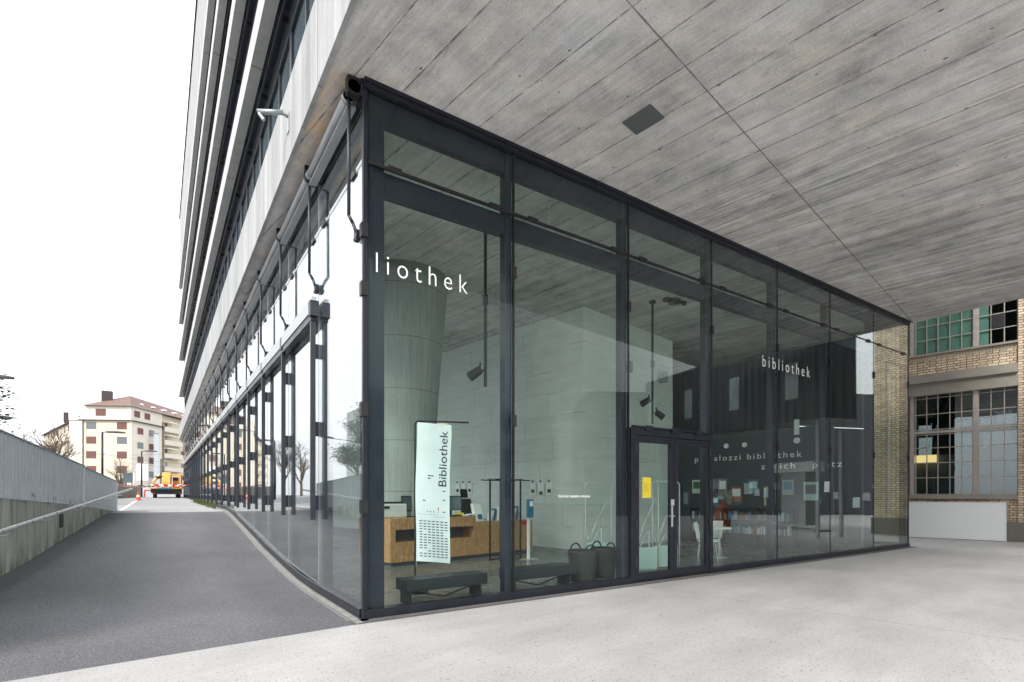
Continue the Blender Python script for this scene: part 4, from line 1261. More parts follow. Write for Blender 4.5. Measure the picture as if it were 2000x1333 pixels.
# ------------------------------------------------------------ street lamps
def lamp(x, y, h, label, head_dir=(1, -.2), pr=.07, base_black=False):
    z0 = rz(y)
    t = thing('street_lamp', label, 'street lamp', (x, y, z0), 'street lamps along the road')
    MB().tube((x, y, z0), (x, y, z0 + h), pr, pr * .8, n=10).build('pole', 'black_metal', t, smooth=True)
    d = Vector((head_dir[0], head_dir[1], 0)).normalized(); n_ = Vector((-d.y, d.x, 0))
    o_ = Vector((x, y, z0 + h))
    mb = MB(); prof = []
    N = 12
    for k in range(N + 1):
        s_ = 1.15 * k / N
        wdt_ = .17 * math.sqrt(max(0.02, 1 - ((s_ - .65) / .62) ** 2)) if s_ > .1 else .05
        hh = .11 * (wdt_ / .17)
        prof.append((s_, wdt_, hh))
    vs = []
    for s_, w_, hh in prof:
        for cu, cz in ((-1, 0), (-.6, .75), (0, 1), (.6, .75), (1, 0), (0, -.25)):
            p = o_ + d * s_ + n_ * (w_ * cu) + Vector((0, 0, hh * cz))
            vs.append(p)
    fs = []
    for k in range(N):
        for i in range(6):
            fs.append((k * 6 + i, k * 6 + (i + 1) % 6, (k + 1) * 6 + (i + 1) % 6, (k + 1) * 6 + i))
    fs += [tuple(range(6)), tuple(reversed(range(N * 6, N * 6 + 6)))]
    mb.add(vs, fs).build('lamp_head', 'tube_metal' if not base_black else 'black_metal', t)
lamp(-6.95, 16.3, 4.15, 'nearest street lamp, its dark oval head at the left edge above the fence', (1, -.15), .06, True)
lamp(-4.85, 34.1, 4.15, 'dark street lamp rising behind the fence, left of the pale building corner', (1, -.1), .065, True)
lamp(-3.24, 50.6, 4.05, 'street lamp on the road beside the traffic cone', (1, -.1), .07, True)
lamp(-1.75, 66.4, 4.3, 'farthest small street lamp, above the orange truck', (1, -.1), .07, True)

# ------------------------------------------------------------ low walls at the road's end
fw = thing('low_wall', 'low weathered concrete wall at the far end of the road', 'wall', (-4.4, 40.8, 1.2))
MB().obox((-5.4, 38.5, 1.1), Vector((2.1, 11.5, 0)), (-.25, .05, 0), (0, 0, 1.02)).build('wall_body', 'far_concrete', fw)
MB().obox((-5.42, 38.45, 2.122), Vector((2.12, 11.6, 0)), (-.28, .06, 0), (0, 0, .05)).build('wall_cap', 'zinc', fw)
f2 = thing('metal_barrier', 'pale grey metal barrier behind the street lamp', 'barrier', (-3.2, 53, 1.3))
MB().box(-3.3, 0.6, 53.2, 53.26, 1.36, 2.28).build('panel', 'fence_paint', f2)
for xx in (-3.2, -1.4, .4): MB().box(xx, xx + .06, 53.27, 53.33, 1.33, 2.3).build('post', 'zinc', f2)
# painted line on the street
mb = MB()
a, b = Vector((-3.1, 15.9)), Vector((-3.15, 34.0))
mb.quad((a.x - .05, a.y, rz(a.y) + .009), (a.x + .05, a.y, rz(a.y) + .009), (b.x + .06, b.y, rz(b.y) + .009), (b.x - .06, b.y, rz(b.y) + .009))
tag(mb.build('street_line', 'vinyl_white'), kind='structure')

# traffic cone
cn = thing('traffic_cone', 'orange and white traffic cone standing on the grey road', 'cone', (-3.08, 34.3, rz(34.3)))
z = rz(34.3) + .006
MB().box(-3.27, -2.89, 34.11, 34.49, z, z + .04).build('base', 'cone_orange', cn)
MB().lathe((-3.08, 34.3, z), [(.14, .04), (.10, .22)], 16).lathe((-3.08, 34.3, z), [(.072, .34), (.03, .55)], 16).build('cone_body', 'cone_orange', cn)
MB().lathe((-3.08, 34.3, z), [(.101, .221), (.073, .339)], 16).build('white_band', 'vinyl_white', cn)
# barrier tape
tp = thing('barrier_tape', 'red and white barrier tape strung across the road to the building', 'tape', (-3.3, 36, 2.2))
pts = [(-4.3, 36.2, 2.15), (-3.2, 40.0, 2.02), (-2.2, 41.5, 2.10), (-.6, 42.0, 2.15), (-.08, 42.2, 2.24)]
mb = MB()
for a, b in zip(pts, pts[1:]):
    a, b = Vector(a), Vector(b); nn = Vector((0, .004, 0))
    mb.add([a, b, b + Vector((0, 0, .09)), a + Vector((0, 0, .09)), a + nn, b + nn, b + nn + Vector((0, 0, .09)), a + nn + Vector((0, 0, .09))],
           [(0, 1, 2, 3), (7, 6, 5, 4), (0, 4, 5, 1), (3, 2, 6, 7), (0, 3, 7, 4), (1, 5, 6, 2)])
mb.build('tape_band', 'tape', tp)

# ------------------------------------------------------------ orange work truck, rear view
tk = thing('work_truck', 'orange work truck with yellow crane parked beside the building end', 'truck', (-1.7, 45, rz(45)))
z = rz(45) + .0
X0 = -2.62
MB().box(X0 + .1, X0 + 2.2, 44.4, 49.8, z + .42, z + .72).build('chassis', 'black_metal', tk)
MB().box(X0 + 1.15, X0 + 2.3, 46.8, 49.8, z + .73, z + 2.0).build('cab', 'truck_orange', tk, bevel=.1)
MB().box(X0 + 1.42, X0 + 2.0, 46.78, 46.795, z + 1.45, z + 1.72).build('rear_window', 'window_dark', tk)
MB().box(X0 + .05, X0 + 2.3, 44.3, 46.7, z + .73, z + .80).box(X0 + .05, X0 + .12, 44.3, 46.7, z + .80, z + 1.15).box(X0 + 2.23, X0 + 2.3, 44.3, 46.7, z + .80, z + 1.15).build('flat_bed', 'truck_orange', tk)
MB().obox((X0 + .78, 45.6, z + .82), (.62, 0, 0), (0, .6, 0), (.1, .5, 1.3)).build('crane_box', 'truck_yellow', tk, bevel=.05)
MB().path([(X0 + .6, 45.2, z + .8), (X0 + .25, 45.3, z + 1.3), (X0 + .7, 45.4, z + 1.9)], .10, 8).build('crane_arm', 'truck_yellow', tk)
MB().lathe((X0 + .62, 44.9, z + 1.55), [(.08, 0), (.3, .16), (.28, .2)], 12).build('hopper', 'black_metal', tk)
MB().path([(X0 + 1.55, 45.1, z + .85), (X0 + 1.55, 45.1, z + 1.75), (X0 + 2.1, 45.1, z + 1.75), (X0 + 2.1, 45.1, z + .85)], .03, 6).build('ladder_rack', 'white_paint', tk)
MB().box(X0 + .08, X0 + 2.3, 44.2, 44.27, z + .95, z + 1.10).build('warning_board', 'tape', tk)
MB().box(X0 + .6, X0 + 1.5, 44.2, 44.28, z + .70, z + .83).build('tool_box', 'blue_plastic', tk)
MB().box(X0 + .2, X0 + 2.2, 44.25, 44.38, z + .30, z + .42).build('bumper', 'rubber', tk)
MB().path([(X0 + .2, 44.8, z + .6), (X0 - .30, 44.8, z + .62), (X0 - .32, 44.8, z + .06)], .05, 6).build('outrigger', 'red_paint', tk)
for xx in (X0 + .38, X0 + 2.0):
    for yy_ in (45.0, 48.8):
        wh = MB().tube((xx - .13, yy_, z + .40), (xx + .13, yy_, z + .40), .40, n=18).build('wheel', 'rubber', tk)
        MB().tube((xx - .135, yy_, z + .40), (xx + .135, yy_, z + .40), .2, n=12).build('rim', 'tube_metal', wh)
for xx in (X0 + .22, X0 + 2.05):
    MB().box(xx, xx + .12, 44.23, 44.249, z + .32, z + .40).build('tail_light', 'red_paint', tk)

# ------------------------------------------------------------ weeds at the glass foot
rr = random.Random(11)
mb = MB()
for k in range(260):
    y = rr.uniform(21, 29) if k % 3 else rr.uniform(16, 22)
    x = -.22 - abs(rr.gauss(0, .10)); z0 = rz(y) + .004
    h = rr.uniform(.06, .30); a = rr.uniform(0, 2 * pi); l = rr.uniform(.02, .12)
    mb.add([(x - .012, y, z0), (x + .012, y + .01, z0), (x + cos(a) * l, y + sin(a) * l, z0 + h)], [(0, 1, 2)])
o = mb.build('weeds', 'weed_green')
tag(o, 'tufts of green weeds along the foot of the glass wall', 'weeds', kind='stuff')

mb = MB()
rr = random.Random(23)
for k in range(420):
    y = rr.uniform(0.5, 24) if k % 2 else rr.uniform(12, 20)
    x = -.24 - abs(rr.gauss(0, .12)) if k % 3 else rr.uniform(-3.2, -.3)
    if k % 9 == 0: x = -4.0 + (y - 5.39) * .0992 + rr.uniform(0, .25); y = max(y, 6)
    z0 = rz(y) + .007; a = rr.uniform(0, 2 * pi); l = rr.uniform(.008, .026)
    u = Vector((cos(a), sin(a), 0)) * l; v = Vector((-sin(a), cos(a), .3)) * l * .6
    c_ = Vector((x, y, z0 + l * .1))
    mb.add([c_ - u, c_ - v * .8, c_ + u, c_ + v], [(0, 1, 2, 3)])
tag(mb.build('leaf_litter', 'dry_leaf'), 'scattered dry leaves and grit on the ramp along the kerb', 'leaves', kind='stuff')

# ------------------------------------------------------------ brick hall on the right
BT = Vector((-.168, .986, 0)).normalized(); BN = Vector((-BT.y, BT.x, 0)) * -1   # BN points away from camera (east)
BQ = Vector((20.16, 1.49, 0))
HALL = thing('brick_hall', 'old yellow brick factory hall with large steel-framed windows', 'building', tuple(BQ))
def BP(s, d, z): return BQ + BT * s + BN * d + Vector((0, 0, z))
def bb(mb, s0, s1, d0, d1, z0, z1, mi=0):
    return mb.obox(BP(s0, d0, z0), BT * (s1 - s0), BN * (d1 - d0), (0, 0, z1 - z0), mi)
mb = MB()
bb(mb, .0, 1.15, 0, .5, .63, 9)             # pier at the glass corner
bb(mb, -4.4, -2.86, 0, .5, .63, 9)           # next pier
bb(mb, -2.86, 0, .10, .5, 5.72, 6.36)         # brick spandrel
bb(mb, -2.86, 0, .10, .5, .63, 1.36)
bb(mb, 3.8, 5.2, 0, .5, .63, 9)
bb(mb, 1.15, 3.8, .10, .5, 5.72, 6.36)
bb(mb, 1.15, 3.8, .10, .5, .63, 1.36)
bb(mb, -2.86, 3.8, .10, .5, 8.0, 9)
mb.build('brick_wall', 'brick', HALL)
mb = MB(); bb(mb, -4.5, 1.25, -.06, .5, 0, .628); bb(mb, 1.25, 5.3, -.02, .5, 0, .628); mb.build('plinth', 'plinth_concrete', HALL)
mb = MB(); bb(mb, -2.855, -.004, -.05, .5, 4.98, 5.40); bb(mb, -2.855, -.004, -.16, .5, 5.403, 5.58); bb(mb, -2.855, -.004, .02, .5, 5.583, 5.717)
bb(mb, 1.155, 3.79, -.05, .5, 4.98, 5.40); bb(mb, 1.155, 3.79, -.16, .5, 5.403, 5.58); mb.build('lintel', 'lintel_concrete', HALL)
mb = MB(); bb(mb, -2.86, .0, -.06, .5, 1.363, 1.50); bb(mb, 1.155, 3.79, -.06, .5, 1.363, 1.50); bb(mb, -2.86, .0, -.03, .5, 6.363, 6.43); bb(mb, 1.155, 3.79, -.03, .5, 6.363, 6.43); mb.each('window_sill', 'lintel_concrete', HALL)
# soldier course
mb = MB()
s_ = -2.84
while s_ < -.06:
    bb(mb, s_, s_ + .065, .085, .098, 6.22, 6.35); s_ += .085
mb.build('soldier_course', 'plaster_cream', HALL)
def steel_window(s0, s1, z0, z1, cols_, rows_, mains, transoms, pane, parent):
    fr = MB()
    d0, d1 = .12, .17
    for c_ in cols_: bb(fr, c_ - .013, c_ + .013, d0, d1, z0, z1)
    for r_ in rows_: bb(fr, s0, s1, d0 + .006, d1 - .006, r_ - .013, r_ + .013)
    for c_ in mains: bb(fr, c_ - .06, c_ + .06, d0 - .05, d1 + .01, z0, z1 - .002)
    for r_ in transoms: bb(fr, s0, s1, d0 - .03, d1 + .005, r_ - .045, r_ + .045)
    f = fr.build('window_frame', 'sash_paint', parent)
    g_ = MB(); bb(g_, s0, s1, d1 - .03, d1 - .02, z0, z1)
    g_.build('pane', pane, f)
    return f
lowc = [-.02, -.22, -.53, -.84, -1.16, -1.47, -1.76, -1.90, -2.21, -2.53, -2.84]
steel_window(-2.86, 0, 1.50, 4.98, lowc, [1.52, 2.10, 2.62, 3.14, 3.60, 3.78, 4.32, 4.88], [-.12, -1.83], [3.69], 'dark_glass', HALL)
steel_window(-2.86, 0, 6.43, 8.0, lowc, [6.45, 6.93, 7.42], [-.12, -1.83], [], 'pane_glass', HALL)
steel_window(1.15, 3.8, 1.50, 4.98, [1.2 + .32 * k for k in range(9)], [1.52, 2.10, 2.62, 3.14, 3.60, 3.78, 4.32, 4.88], [2.4], [3.69], 'dark_glass', HALL)
steel_window(1.15, 3.8, 6.43, 8.0, [1.2 + .32 * k for k in range(9)], [6.45, 6.93, 7.42], [2.4], [], 'pane_glass', HALL)
mb = MB(); bb(mb, -1.75, -.02, .20, .22, 6.44, 7.99); bb(mb, -2.15, -1.9, .20, .22, 6.44, 7.99); bb(mb, 1.16, 3.78, .20, .22, 6.44, 7.99); mb.each('frosted_pane', 'frosted_pane', HALL)
mb = MB(); bb(mb, -2.54, -2.22, .10, .118, 6.96, 7.40); mb.build('open_sash', 'black_metal', HALL)
# inner room
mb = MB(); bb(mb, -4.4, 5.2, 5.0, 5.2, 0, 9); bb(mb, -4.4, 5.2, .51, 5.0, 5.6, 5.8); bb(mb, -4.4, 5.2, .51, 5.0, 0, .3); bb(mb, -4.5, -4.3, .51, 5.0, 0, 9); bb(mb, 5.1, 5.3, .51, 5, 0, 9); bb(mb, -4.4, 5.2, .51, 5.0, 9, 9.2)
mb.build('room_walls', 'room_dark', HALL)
mb = MB(); bb(mb, -2.8, -.1, .75, .77, 1.4, 2.92, 0); mb.build('room_screen', 'kerb_stone', HALL)
mb = MB(); bb(mb, -.75, .0, .50, .56, 2.66, 2.92); mb.each('room_lamp', 'warm_lamp', HALL)
# crumpled plastic sheeting behind the panes
mb = MB()
rr = random.Random(5)
def sheet(s0, s1, z0, z1, n_=9):
    pts = [[None] * (n_ + 1) for _ in range(n_ + 1)]
    for i in range(n_ + 1):
        for j in range(n_ + 1):
            u, v = i / n_, j / n_
            e_ = .10 * rr.uniform(-1, 1)
            pts[i][j] = BP(s0 + (s1 - s0) * u + (e_ if j in (0, n_) else 0), .26 + rr.uniform(0, .12), z0 + (z1 - z0) * v + (.12 * rr.uniform(-1, 1) if j in (0, n_) or i in (0, n_) else 0) * (1 if z1 - z0 > .3 else .3))
    for i in range(n_):
        for j in range(n_):
            mb.quad(pts[i][j], pts[i + 1][j], pts[i + 1][j + 1], pts[i][j + 1])
sheet(-2.7, -2.0, 3.12, 3.58); sheet(-2.72, -2.35, 3.78, 4.22); sheet(-2.25, -1.95, 3.8, 4.05, 6); sheet(-1.70, -1.50, 3.1, 3.6); sheet(-1.72, -1.3, 3.75, 3.98, 5)
mb.build('plastic_sheeting', 'sheet_plastic', HALL)
# downpipe on pier
dp = MB().path([tuple(BP(.55, -.08, .72)), tuple(BP(.55, -.08, 8.8))], .055, 12)
for z in (1.9, 4.2, 6.5): dp.tube(BP(.55, -.08, z), BP(.55, -.08, z + .08), .07, n=12)
dp.build('downpipe', 'zinc', HALL)
# pale board leaning in front of the plinth
pn = thing('white_board', 'large blank pale grey board standing below the factory window', 'board', tuple(BP(-1.2, -.15, 0)))
mb = MB(); bb(mb, -2.58, .0, -.20, -.17, .02, 1.24); mb.build('panel', 'board_panel', pn)
mb = MB(); bb(mb, -2.60, -2.582, -.205, -.165, .01, 1.26); bb(mb, .002, .02, -.205, -.165, .01, 1.26); bb(mb, -2.58, .0, -.205, -.165, 1.242, 1.26); mb.build('frame', 'white_paint', pn)

# ------------------------------------------------------------ dark upper volume and shops beyond the right edge (seen mirrored in the front)
DK = thing('dark_annex', 'dark corrugated annex beside the brick hall, seen mirrored in the glass', 'building', (18, -6, 4))
q0 = Vector((16.45, -2.55, 0)); q1 = q0 + (Vector((1.55, -8.5, 0)))
dd = (q1 - q0).normalized(); dn = Vector((-dd.y, dd.x, 0))
if dn.x < 0: dn = -dn
MB().obox(q0 + Vector((0, 0, 4.1)), dd * 9.5, dn * 1.6, (0, 0, 3.0)).build('upper_volume', 'dark_cladding', DK)
for k in range(4):
    MB().obox(q0 + dd * (1.0 + k * 2.6) - dn * .01 + Vector((0, 0, 4.9)), dd * .5, dn * .02, (0, 0, 1.3)).build('window', 'window_pale', DK)
for a in (.4, 8.8):
    for b_ in (.2, 1.4):
        q = q0 + dd * a + dn * b_
        MB().box(q.x - .05, q.x + .05, q.y - .05, q.y + .05, 0, 4.1).build('support', 'zinc', DK)
SH = thing('shop_building', 'dark shop front across the plaza, seen mirrored in the glass', 'building', (34, -17, 0))
a0 = Vector((24, -22.5, 0)); a1 = Vector((46, -9, 0)); dd = (a1 - a0).normalized(); dn = Vector((-dd.y, dd.x, 0)); dn = dn if dn.y < 0 else -dn
MB().obox(a0, dd * 30, dn * 8, (0, 0, 9)).build('wall', 'dark_cladding', SH)
rr = random.Random(8)
for k in range(34):
    q = a0 + dd * (1 + k * .75) - dn * .05
    z_ = rr.uniform(.5, 2.0)
    MB().obox(q + Vector((0, 0, z_)), dd * rr.uniform(.3, .65), dn * .03, (0, 0, rr.uniform(.3, .9))).build('shop_poster', rr.choice(cols2 + ['mint_panel', 'paper_white', 'plaster_cream']), SH)
ks = thing('info_kiosk', 'grey steel information kiosk on the plaza, seen mirrored in the glass', 'kiosk', (20.3, -5.6, 0))
MB().obox((20.0, -5.0, .25), Vector((.45, -1.25, 0)), Vector((.5, .18, 0)), (0, 0, 2.2)).build('body', 'zinc', ks)
MB().obox((19.8, -4.6, 2.46), Vector((.7, -2.0, 0)), Vector((.5, .18, 0)), (0, 0, .4)).build('header', 'light_plastic', ks)
MB().obox((19.7, -4.5, .0), Vector((.75, -2.1, 0)), Vector((.8, .28, 0)), (0, 0, .1)).build('base', 'zinc', ks)
sp_ = thing('postcard_stand', 'brown postcard stand on the plaza, seen mirrored in the glass', 'stand', (20.2, -9, 0))
MB().lathe((20.6, -9.2, 0), [(.34, .0), (.36, .9), (.30, 1.0)], 14).build('drum', 'brown_case', sp_)
b = MB()
for k in range(14):
    a = k * 1.1; b.obox((20.6 + cos(a) * .3, -9.2 + sin(a) * .3, 1.02 + .13 * (k // 3)), (.22 * -sin(a), .22 * cos(a), 0), (.02 * cos(a), .02 * sin(a), 0), (0, 0, .2), k % 8)
b.build('cards', cols, sp_)

# ------------------------------------------------------------ houses
def house(name, label, A_, B_, z0, z1, depth, mat, wins, roof='tiles', floors=6, fh=2.85, top_off=1.2, rise=2.8, group=None, win_w=1.5, win_h=1.3, shutter='louvre_brown', eave=.6, sides=True):
    """block on the front line A_->B_ (left to right seen from the camera); wins = fractions along the front"""
    A_, B_ = Vector((A_[0], A_[1], 0)), Vector((B_[0], B_[1], 0))
    d = (B_ - A_).normalized(); L = (B_ - A_).length
    n_ = Vector((-d.y, d.x, 0))      # away from camera
    t = thing(name, label, 'building', tuple((A_ + B_) / 2 + Vector((0, 0, z0))), group)
    MB().obox(A_ + Vector((0, 0, z0)), d * L, n_ * depth, (0, 0, z1 - z0)).build('wall', mat, t)
    for f in range(floors):
        z = z1 - top_off - f * fh - win_h * .5
        for k, w_ in enumerate(wins):
            c_ = A_ + d * (L * w_)
            kind = shutter if ((f * 7 + k * 3) % 5) else 'pane_house'
            fr_ = MB()
            fr_.obox(c_ - d * (win_w / 2 + .08) - n_ * .03 + Vector((0, 0, z - .10)), d * (win_w + .16), n_ * .028, (0, 0, .09))
            fr_.obox(c_ - d * (win_w / 2) - n_ * .012 + Vector((0, 0, z)), d * win_w, n_ * .01, (0, 0, win_h))
            wo_ = fr_.build('window', [ 'plaster_pale' ], t)
            MB().obox(c_ - d * (win_w / 2 - .05) - n_ * .03 + Vector((0, 0, z + .05)), d * (win_w - .1), n_ * .015, (0, 0, win_h - .06)).build('shutter' if kind == shutter else 'pane', kind, wo_)
    if roof == 'tiles':
        e = eave
        a = A_ - d * e - n_ * e; b = B_ + d * e - n_ * e; c_ = b + n_ * (depth + 2 * e); dd_ = a + n_ * (depth + 2 * e)
        ins = min(depth / 2 + e, L / 2)
        r0 = a + d * ins + n_ * (depth / 2 + e); r1 = b - d * (ins if L > depth else L / 2) + n_ * (depth / 2 + e)
        up = lambda v, z: (v.x, v.y, z)
        mb_ = MB(); zt_ = z1 + .12
        mb_.add([up(a, zt_), up(b, zt_), up(c_, zt_), up(dd_, zt_), up(r0, zt_ + rise), up(r1, zt_ + rise)],
                [(0, 1, 5, 4), (1, 2, 5), (2, 3, 4, 5), (3, 0, 4), (3, 2, 1, 0)])
        rf = mb_.build('roof', 'roof_tiles', t)
        MB().obox(a + Vector((0, 0, z1 - .02)), d * (L + 2 * e), n_ * .12, (0, 0, .13)).build('gutter', 'chimney_dark', t)
    return t, d, n_, A_, L
# main corner house
t, d, n_, A_, L = house('apartment_house', 'cream corner apartment house with brown shutters, hipped roof and dark chimney', (-14.3, 127.25), (-6.37, 123.13), 0, 16.2, 14, 'plaster_cream', (.17, .80), roof=None, floors=5, top_off=1.0, fh=2.9, win_w=1.95, win_h=1.5)
# setback top storey
MB().obox(A_ + d * .6 + n_ * .1 + Vector((0, 0, 16.35)), d * (L - .7), n_ * 13, (0, 0, 2.75)).build('top_storey', 'plaster_pale', t)
MB().obox(A_ - d * .6 - n_ * .45 + Vector((0, 0, 16.2)), d * (L + .6), n_ * 14, (0, 0, .15)).build('cornice', 'chimney_dark', t)
MB().obox(A_ + d * 2.3 - n_ * .0 + Vector((0, 0, 17.2)), d * 1.8, n_ * .09, (0, 0, 1.35)).build('shutter', 'louvre_brown', t)
C_ = Vector((-6.37, 123.13, 0)); D_ = Vector((-1.13, 131.65, 0)); d2 = (D_ - C_).normalized(); n2 = Vector((-d2.y, d2.x, 0)); L2_ = (D_ - C_).length
MB().obox(C_ + n2 * .02, d2 * L2_, n2 * 12, (0, 0, 16.2)).build('wall', 'plaster_pale', t)
MB().obox(C_ + n2 * .15 + Vector((0, 0, 16.35)), d2 * L2_, n2 * 12, (0, 0, 2.75)).build('top_storey', 'plaster_pale', t)
MB().obox(C_ - n2 * .40 + Vector((0, 0, 16.2)), d2 * (L2_ + .2), n2 * 1, (0, 0, .15)).build('cornice', 'chimney_dark', t)
for f in range(6):
    for k, u in enumerate((.26, .62) if f else (.18, .50)):
        q = C_ + d2 * (L2_ * u) - n2 * (.03 if f else -.10) + Vector((0, 0, (17.15 if f == 0 else 17.6 - 1.0 - 1.4 - f * 2.9 + 1.5)))
        wo_ = MB().obox(q - d2 * .95, d2 * 1.9, n2 * .02, (0, 0, 1.35)).build('window', 'plaster_white', t)
        MB().obox(q - d2 * .88 - n2 * .03 + Vector((0, 0, .06)), d2 * 1.76, n2 * .02, (0, 0, 1.25)).build('shutter', 'louvre_brown' if (f + k) % 3 != 2 else 'pane_house', wo_)
# hipped roof over both wings
zr = 19.12
R = [A_ + d * .1 - n_ * .5, C_ - n_ * .5 - n2 * .2, C_ + d2 * 34 - n2 * .5, C_ + d2 * 34 + n2 * 12, A_ + n_ * 13 + d * .1]
ap = Vector((-6.9, 130.5, 0)); ap2 = C_ + d2 * 30 + n2 * 6
mb = MB().add([(v.x, v.y, zr) for v in R] + [(ap.x, ap.y, zr + 3.2), (ap2.x, ap2.y, zr + 3.0)],
              [(0, 1, 5), (1, 2, 6, 5), (2, 3, 6), (3, 4, 5, 6), (4, 0, 5), (4, 3, 2, 1, 0)])
rf = mb.build('roof', 'roof_tiles', t)
qc = Vector((-10.6, 128.3, 0))
MB().box(qc.x - .9, qc.x + .9, qc.y, qc.y + 1.6, 19.4, 22.6).build('chimney', 'chimney_dark', rf)
for k in range(5):
    q = C_ + d2 * (6 + k * 4) + n2 * 2.0 + Vector((0, 0, zr + 1.35))
    MB().obox(q, d2 * .8, n2 * .9, (0, 0, .25)).build('roof_light', 'vinyl_white', rf)
dpx = MB().tube(tuple(A_ + d * .05 - n_ * .1 + Vector((0, 0, 0))), tuple(A_ + d * .05 - n_ * .1 + Vector((0, 0, 16.1))), .09, n=8).tube(tuple(D_ - d2 * .1 - n2 * .1), tuple(D_ - d2 * .1 - n2 * .1 + Vector((0, 0, 16.1))), .09, n=8).build('downpipe', 'chimney_dark', t)
# recessed balcony wing
E_ = D_ + n2 * .9
MB().obox(E_, d2 * 22, n2 * 10, (0, 0, 19.0)).build('wall', 'plaster_cream', t)
for f in range(6):
    z = .9 + 2.9 * f
    MB().obox(D_ - n2 * .35 + d2 * .15 + Vector((0, 0, z)), d2 * 7.2, n2 * 1.2, (0, 0, 1.05)).build('balcony', 'plaster_pale', t)
    if f in (3, 4, 5):
        MB().obox(D_ - n2 * .5 + d2 * 1.4 + Vector((0, 0, z + 2.1)), d2 * 3.4, n2 * 1.3, (0, 0, .12)).build('awning', 'paper_white', t)
    for u in (.6, 2.1, 8.4, 10.2):
        q = E_ + d2 * u - n2 * .04 + Vector((0, 0, z + .35))
        MB().obox(q, d2 * 1.0, n2 * .03, (0, 0, 1.75)).build('window', 'louvre_brown' if (f + int(u)) % 2 else 'window_blue', t)
# long cream wing further left
t2, d, n_, A2, L = house('apartment_house', 'long cream apartment wing with bays, left of the chimney house', (-27, 178), (-14.6, 129), 0, 17.0, 12, 'plaster_cream', [.08, .17, .26, .35, .44, .53, .62, .71, .80, .89, .96], floors=6, top_off=1.0, fh=2.85, rise=3.4)
for u in (.12, .4, .68):
    for f in range(5):
        MB().obox(A2 + d * (L * u) - n_ * 1.2 + Vector((0, 0, 1.5 + 2.85 * f)), d * 5.2, n_ * 1.2, (0, 0, 1.0)).build('balcony', 'plaster_pale', t2)
MB().box(-20.4, -18.6, 155, 156.2, 18.5, 20.9).build('chimney', 'chimney_dark', t2)
# mirrored surroundings, west of the street
t3, d, n_, A3, L = house('white_block', 'white office block with ribbon windows west of the ramp, seen mirrored', (-15.9, 33), (-15.2, 52), 0, 10.5, 12, 'plaster_white', [.08, .2, .32, .44, .56, .68, .8, .92], roof=None, floors=3, top_off=1.6, fh=3.1, win_w=1.9, win_h=1.2, shutter='window_blue')
t4 = thing('stair_tower', 'pale glass stair tower west of the ramp, seen mirrored in the side panes', 'tower', (-15.5, 30, 0))
MB().box(-20, -13.6, 26.2, 31.5, 0, 10.6).build('glass_body', 'window_pale', t4)
b = MB()
for k in range(6): b.box(-20.05, -13.55, 26.1, 31.6, .4 + 2.0 * k, .65 + 2.0 * k)
for yy_ in (26.1, 27.8, 29.6, 31.4): b.box(-13.6, -13.5, yy_, yy_ + .16, 0, 10.6)
b.build('floor_frames', 'white_paint', t4)
MB().box(-20.2, -13.3, 25.9, 31.8, 10.62, 11.0).build('roof_slab', 'zinc', t4)
# mirrored surroundings, south of the plaza
house('pale_block', 'pale office block south of the plaza, seen mirrored in the front', (30, -34), (-8, -27), 0, 9.2, 10, 'plaster_white', [.03 + .065 * k for k in range(15)], roof=None, floors=3, top_off=1.5, fh=2.9, win_w=1.5, win_h=1.5, shutter='window_blue')
house('brick_block', 'tall beige block south-west of the plaza, seen mirrored', (-10, -30), (-34, -18), 0, 12.5, 10, 'plaster_cream', [.05 + .1 * k for k in range(10)], roof=None, floors=4, top_off=1.5, fh=2.9, shutter='window_blue')

# ------------------------------------------------------------ trees
def bare_tree(x, y, h, seed, label, spread=.5, green=0, group=None):
    rr_ = random.Random(seed)
    z0 = rz(y)
    t = thing('bare_tree' if not green else 'pine_tree', label, 'tree', (x, y, z0), group)
    tr = MB(); cr_ = MB(); tips = []
    def grow(p, d_, l, r, lev):
        q = p + d_ * l
        (tr if lev < 2 else cr_).tube(p, q, r, r * .65, n=6 if lev < 2 else 3, caps=False)
        if lev >= 5:
            tips.append(q); return
        nb = 3 if lev else 5
        for k in range(nb + (lev == 1)):
            f = rr_.uniform(.35, 1.0)
            a = rr_.uniform(0, 2 * pi); tl = rr_.uniform(.35, .95) * (spread * 1.5)
            side = Vector((cos(a), sin(a), rr_.uniform(-.1, .5)))
            nd = (d_ + side * tl).normalized()
            grow(p + d_ * l * f, nd, l * rr_.uniform(.55, .8), r * .55, lev + 1)
    grow(Vector((x, y, z0)), Vector((0, 0, 1)), h * .36, h * .022, 0)
    tr.build('trunk', 'bark', t)
    if green:
        for q in tips:
            for k in range(22):
                c_ = q + Vector((rr_.gauss(0, .35), rr_.gauss(0, .35), rr_.gauss(0, .16)))
                a = rr_.uniform(0, 2 * pi); l = rr_.uniform(.05, .13)
                u = Vector((cos(a), sin(a), rr_.uniform(-.3, .5))) * l; v = Vector((-sin(a), cos(a), rr_.uniform(-.4, .4))) * l * .5
                cr_.add([c_ - u, c_ + v, c_ + u, c_ - v], [(0, 1, 2, 3)], 1)
        cr_.build('crown', ['bark', 'needles'], t)
    else:
        cr_.build('crown', 'bark', t)
GT = 'trees beyond the fence'
bare_tree(-9.6, 57, 8.0, 3, 'bare spreading tree in front of the long cream wing', .65, 0, GT)
bare_tree(-14.5, 71, 8.5, 9, 'bare tree further back against the long cream wing', .6, 0, GT)
bare_tree(-11.3, 34.5, 6.9, 4, 'dark needle tree cut by the left edge of the picture', .6, 1, GT)
bare_tree(-7.9, 118, 9.0, 14, 'thin bare street tree before the corner house', .5, 0, GT)
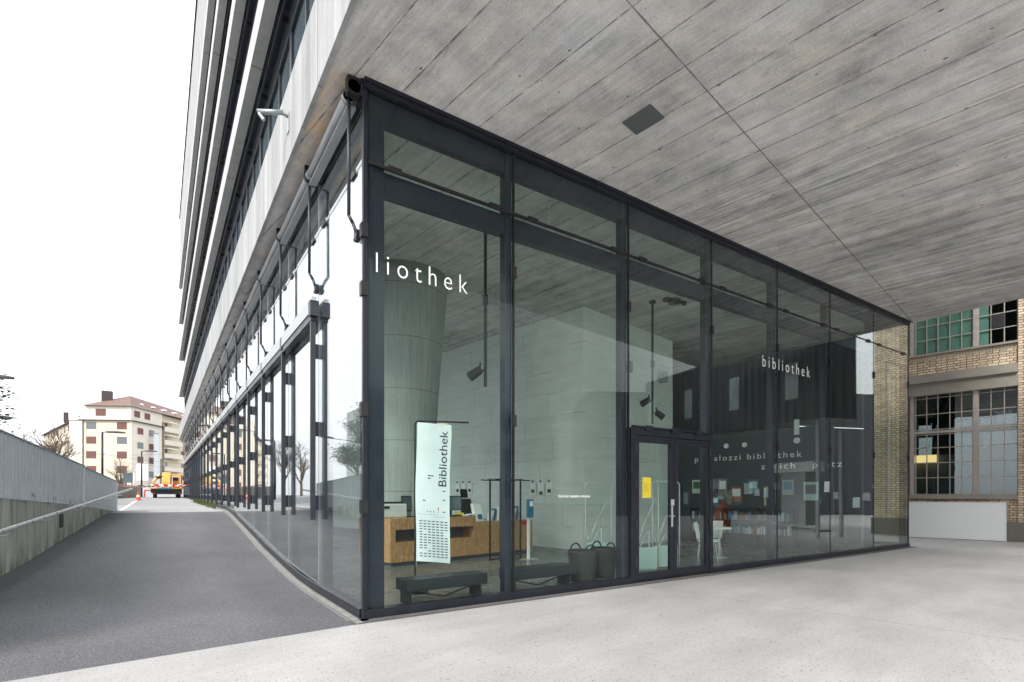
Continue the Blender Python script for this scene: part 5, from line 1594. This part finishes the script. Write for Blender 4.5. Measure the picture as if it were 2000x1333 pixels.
bare_tree(-9.2, 24.0, 7.0, 21, 'bushy pine west of the ramp, seen mirrored in the side panes', .6, 1, GT)

# ------------------------------------------------------------ signs and wires at the far end
sb = thing('info_sign', 'dark blue notice board on a post before the corner house', 'sign', (-5.0, 66, 1.33))
MB().box(-5.25, -4.35, 66, 66.08, 2.85, 3.95).build('board', 'window_blue', sb)
MB().box(-4.35, -4.25, 66, 66.09, 2.83, 3.97).build('board_edge', 'vinyl_white', sb)
for xx in (-5.1, -4.5): MB().tube((xx, 66.12, 1.33), (xx, 66.12, 3.9), .04, n=8).build('post', 'zinc', sb)
s2 = thing('white_sign', 'blank white sign panel behind the second lamp post', 'sign', (-3.7, 69, 1.33))
MB().box(-4.15, -3.0, 69, 69.06, 3.2, 5.1).build('board', 'vinyl_white', s2)
MB().tube((-3.6, 69.1, 1.33), (-3.6, 69.1, 5.0), .05, n=8).build('post', 'zinc', s2)
cw = thing('grey_flue', 'tall slim grey metal flue on the corner house', 'flue', (-2.35, 127.6, 0))
MB().box(-2.75, -1.9, 127.2, 128.0, 0, 14.3).build('shaft', 'fence_paint', cw)
MB().box(-2.85, -1.8, 127.1, 128.1, 14.3, 14.5).build('cap', 'zinc', cw)
wr = thing('overhead_wires', 'thin overhead tram wires crossing before the corner house', 'wires', (-5, 80, 8))
for k, (za, zb) in enumerate(((8.6, 6.0), (7.7, 5.4), (7.0, 7.6))):
    pts = [(-16 + 17 * u, 76 + 8 * u, za + (zb - za) * u - 1.0 * sin(pi * u) * .6) for u in [i / 12 for i in range(13)]]
    MB().path(pts, .018, 4).build('wire', 'rail_metal', wr)
ol = thing('hanging_lamp', 'flat wing-shaped lamp on a cable above the bare trees', 'street lamp', (-13, 46, 7.2))
MB().path([(-16.5, 45, 6.6), (-13.2, 45.6, 6.85), (-10.9, 46, 7.05)], .03, 6).build('cable', 'black_metal', ol)
MB().add([(-12.2, 45.5, 7.0), (-10.6, 45.8, 7.12), (-10.6, 46.3, 7.12), (-12.2, 46.2, 7.0), (-11.2, 45.8, 7.22)], [(0, 1, 4), (1, 2, 4), (2, 3, 4), (3, 0, 4), (3, 2, 1, 0)]).build('lamp_head', 'rail_metal', ol)
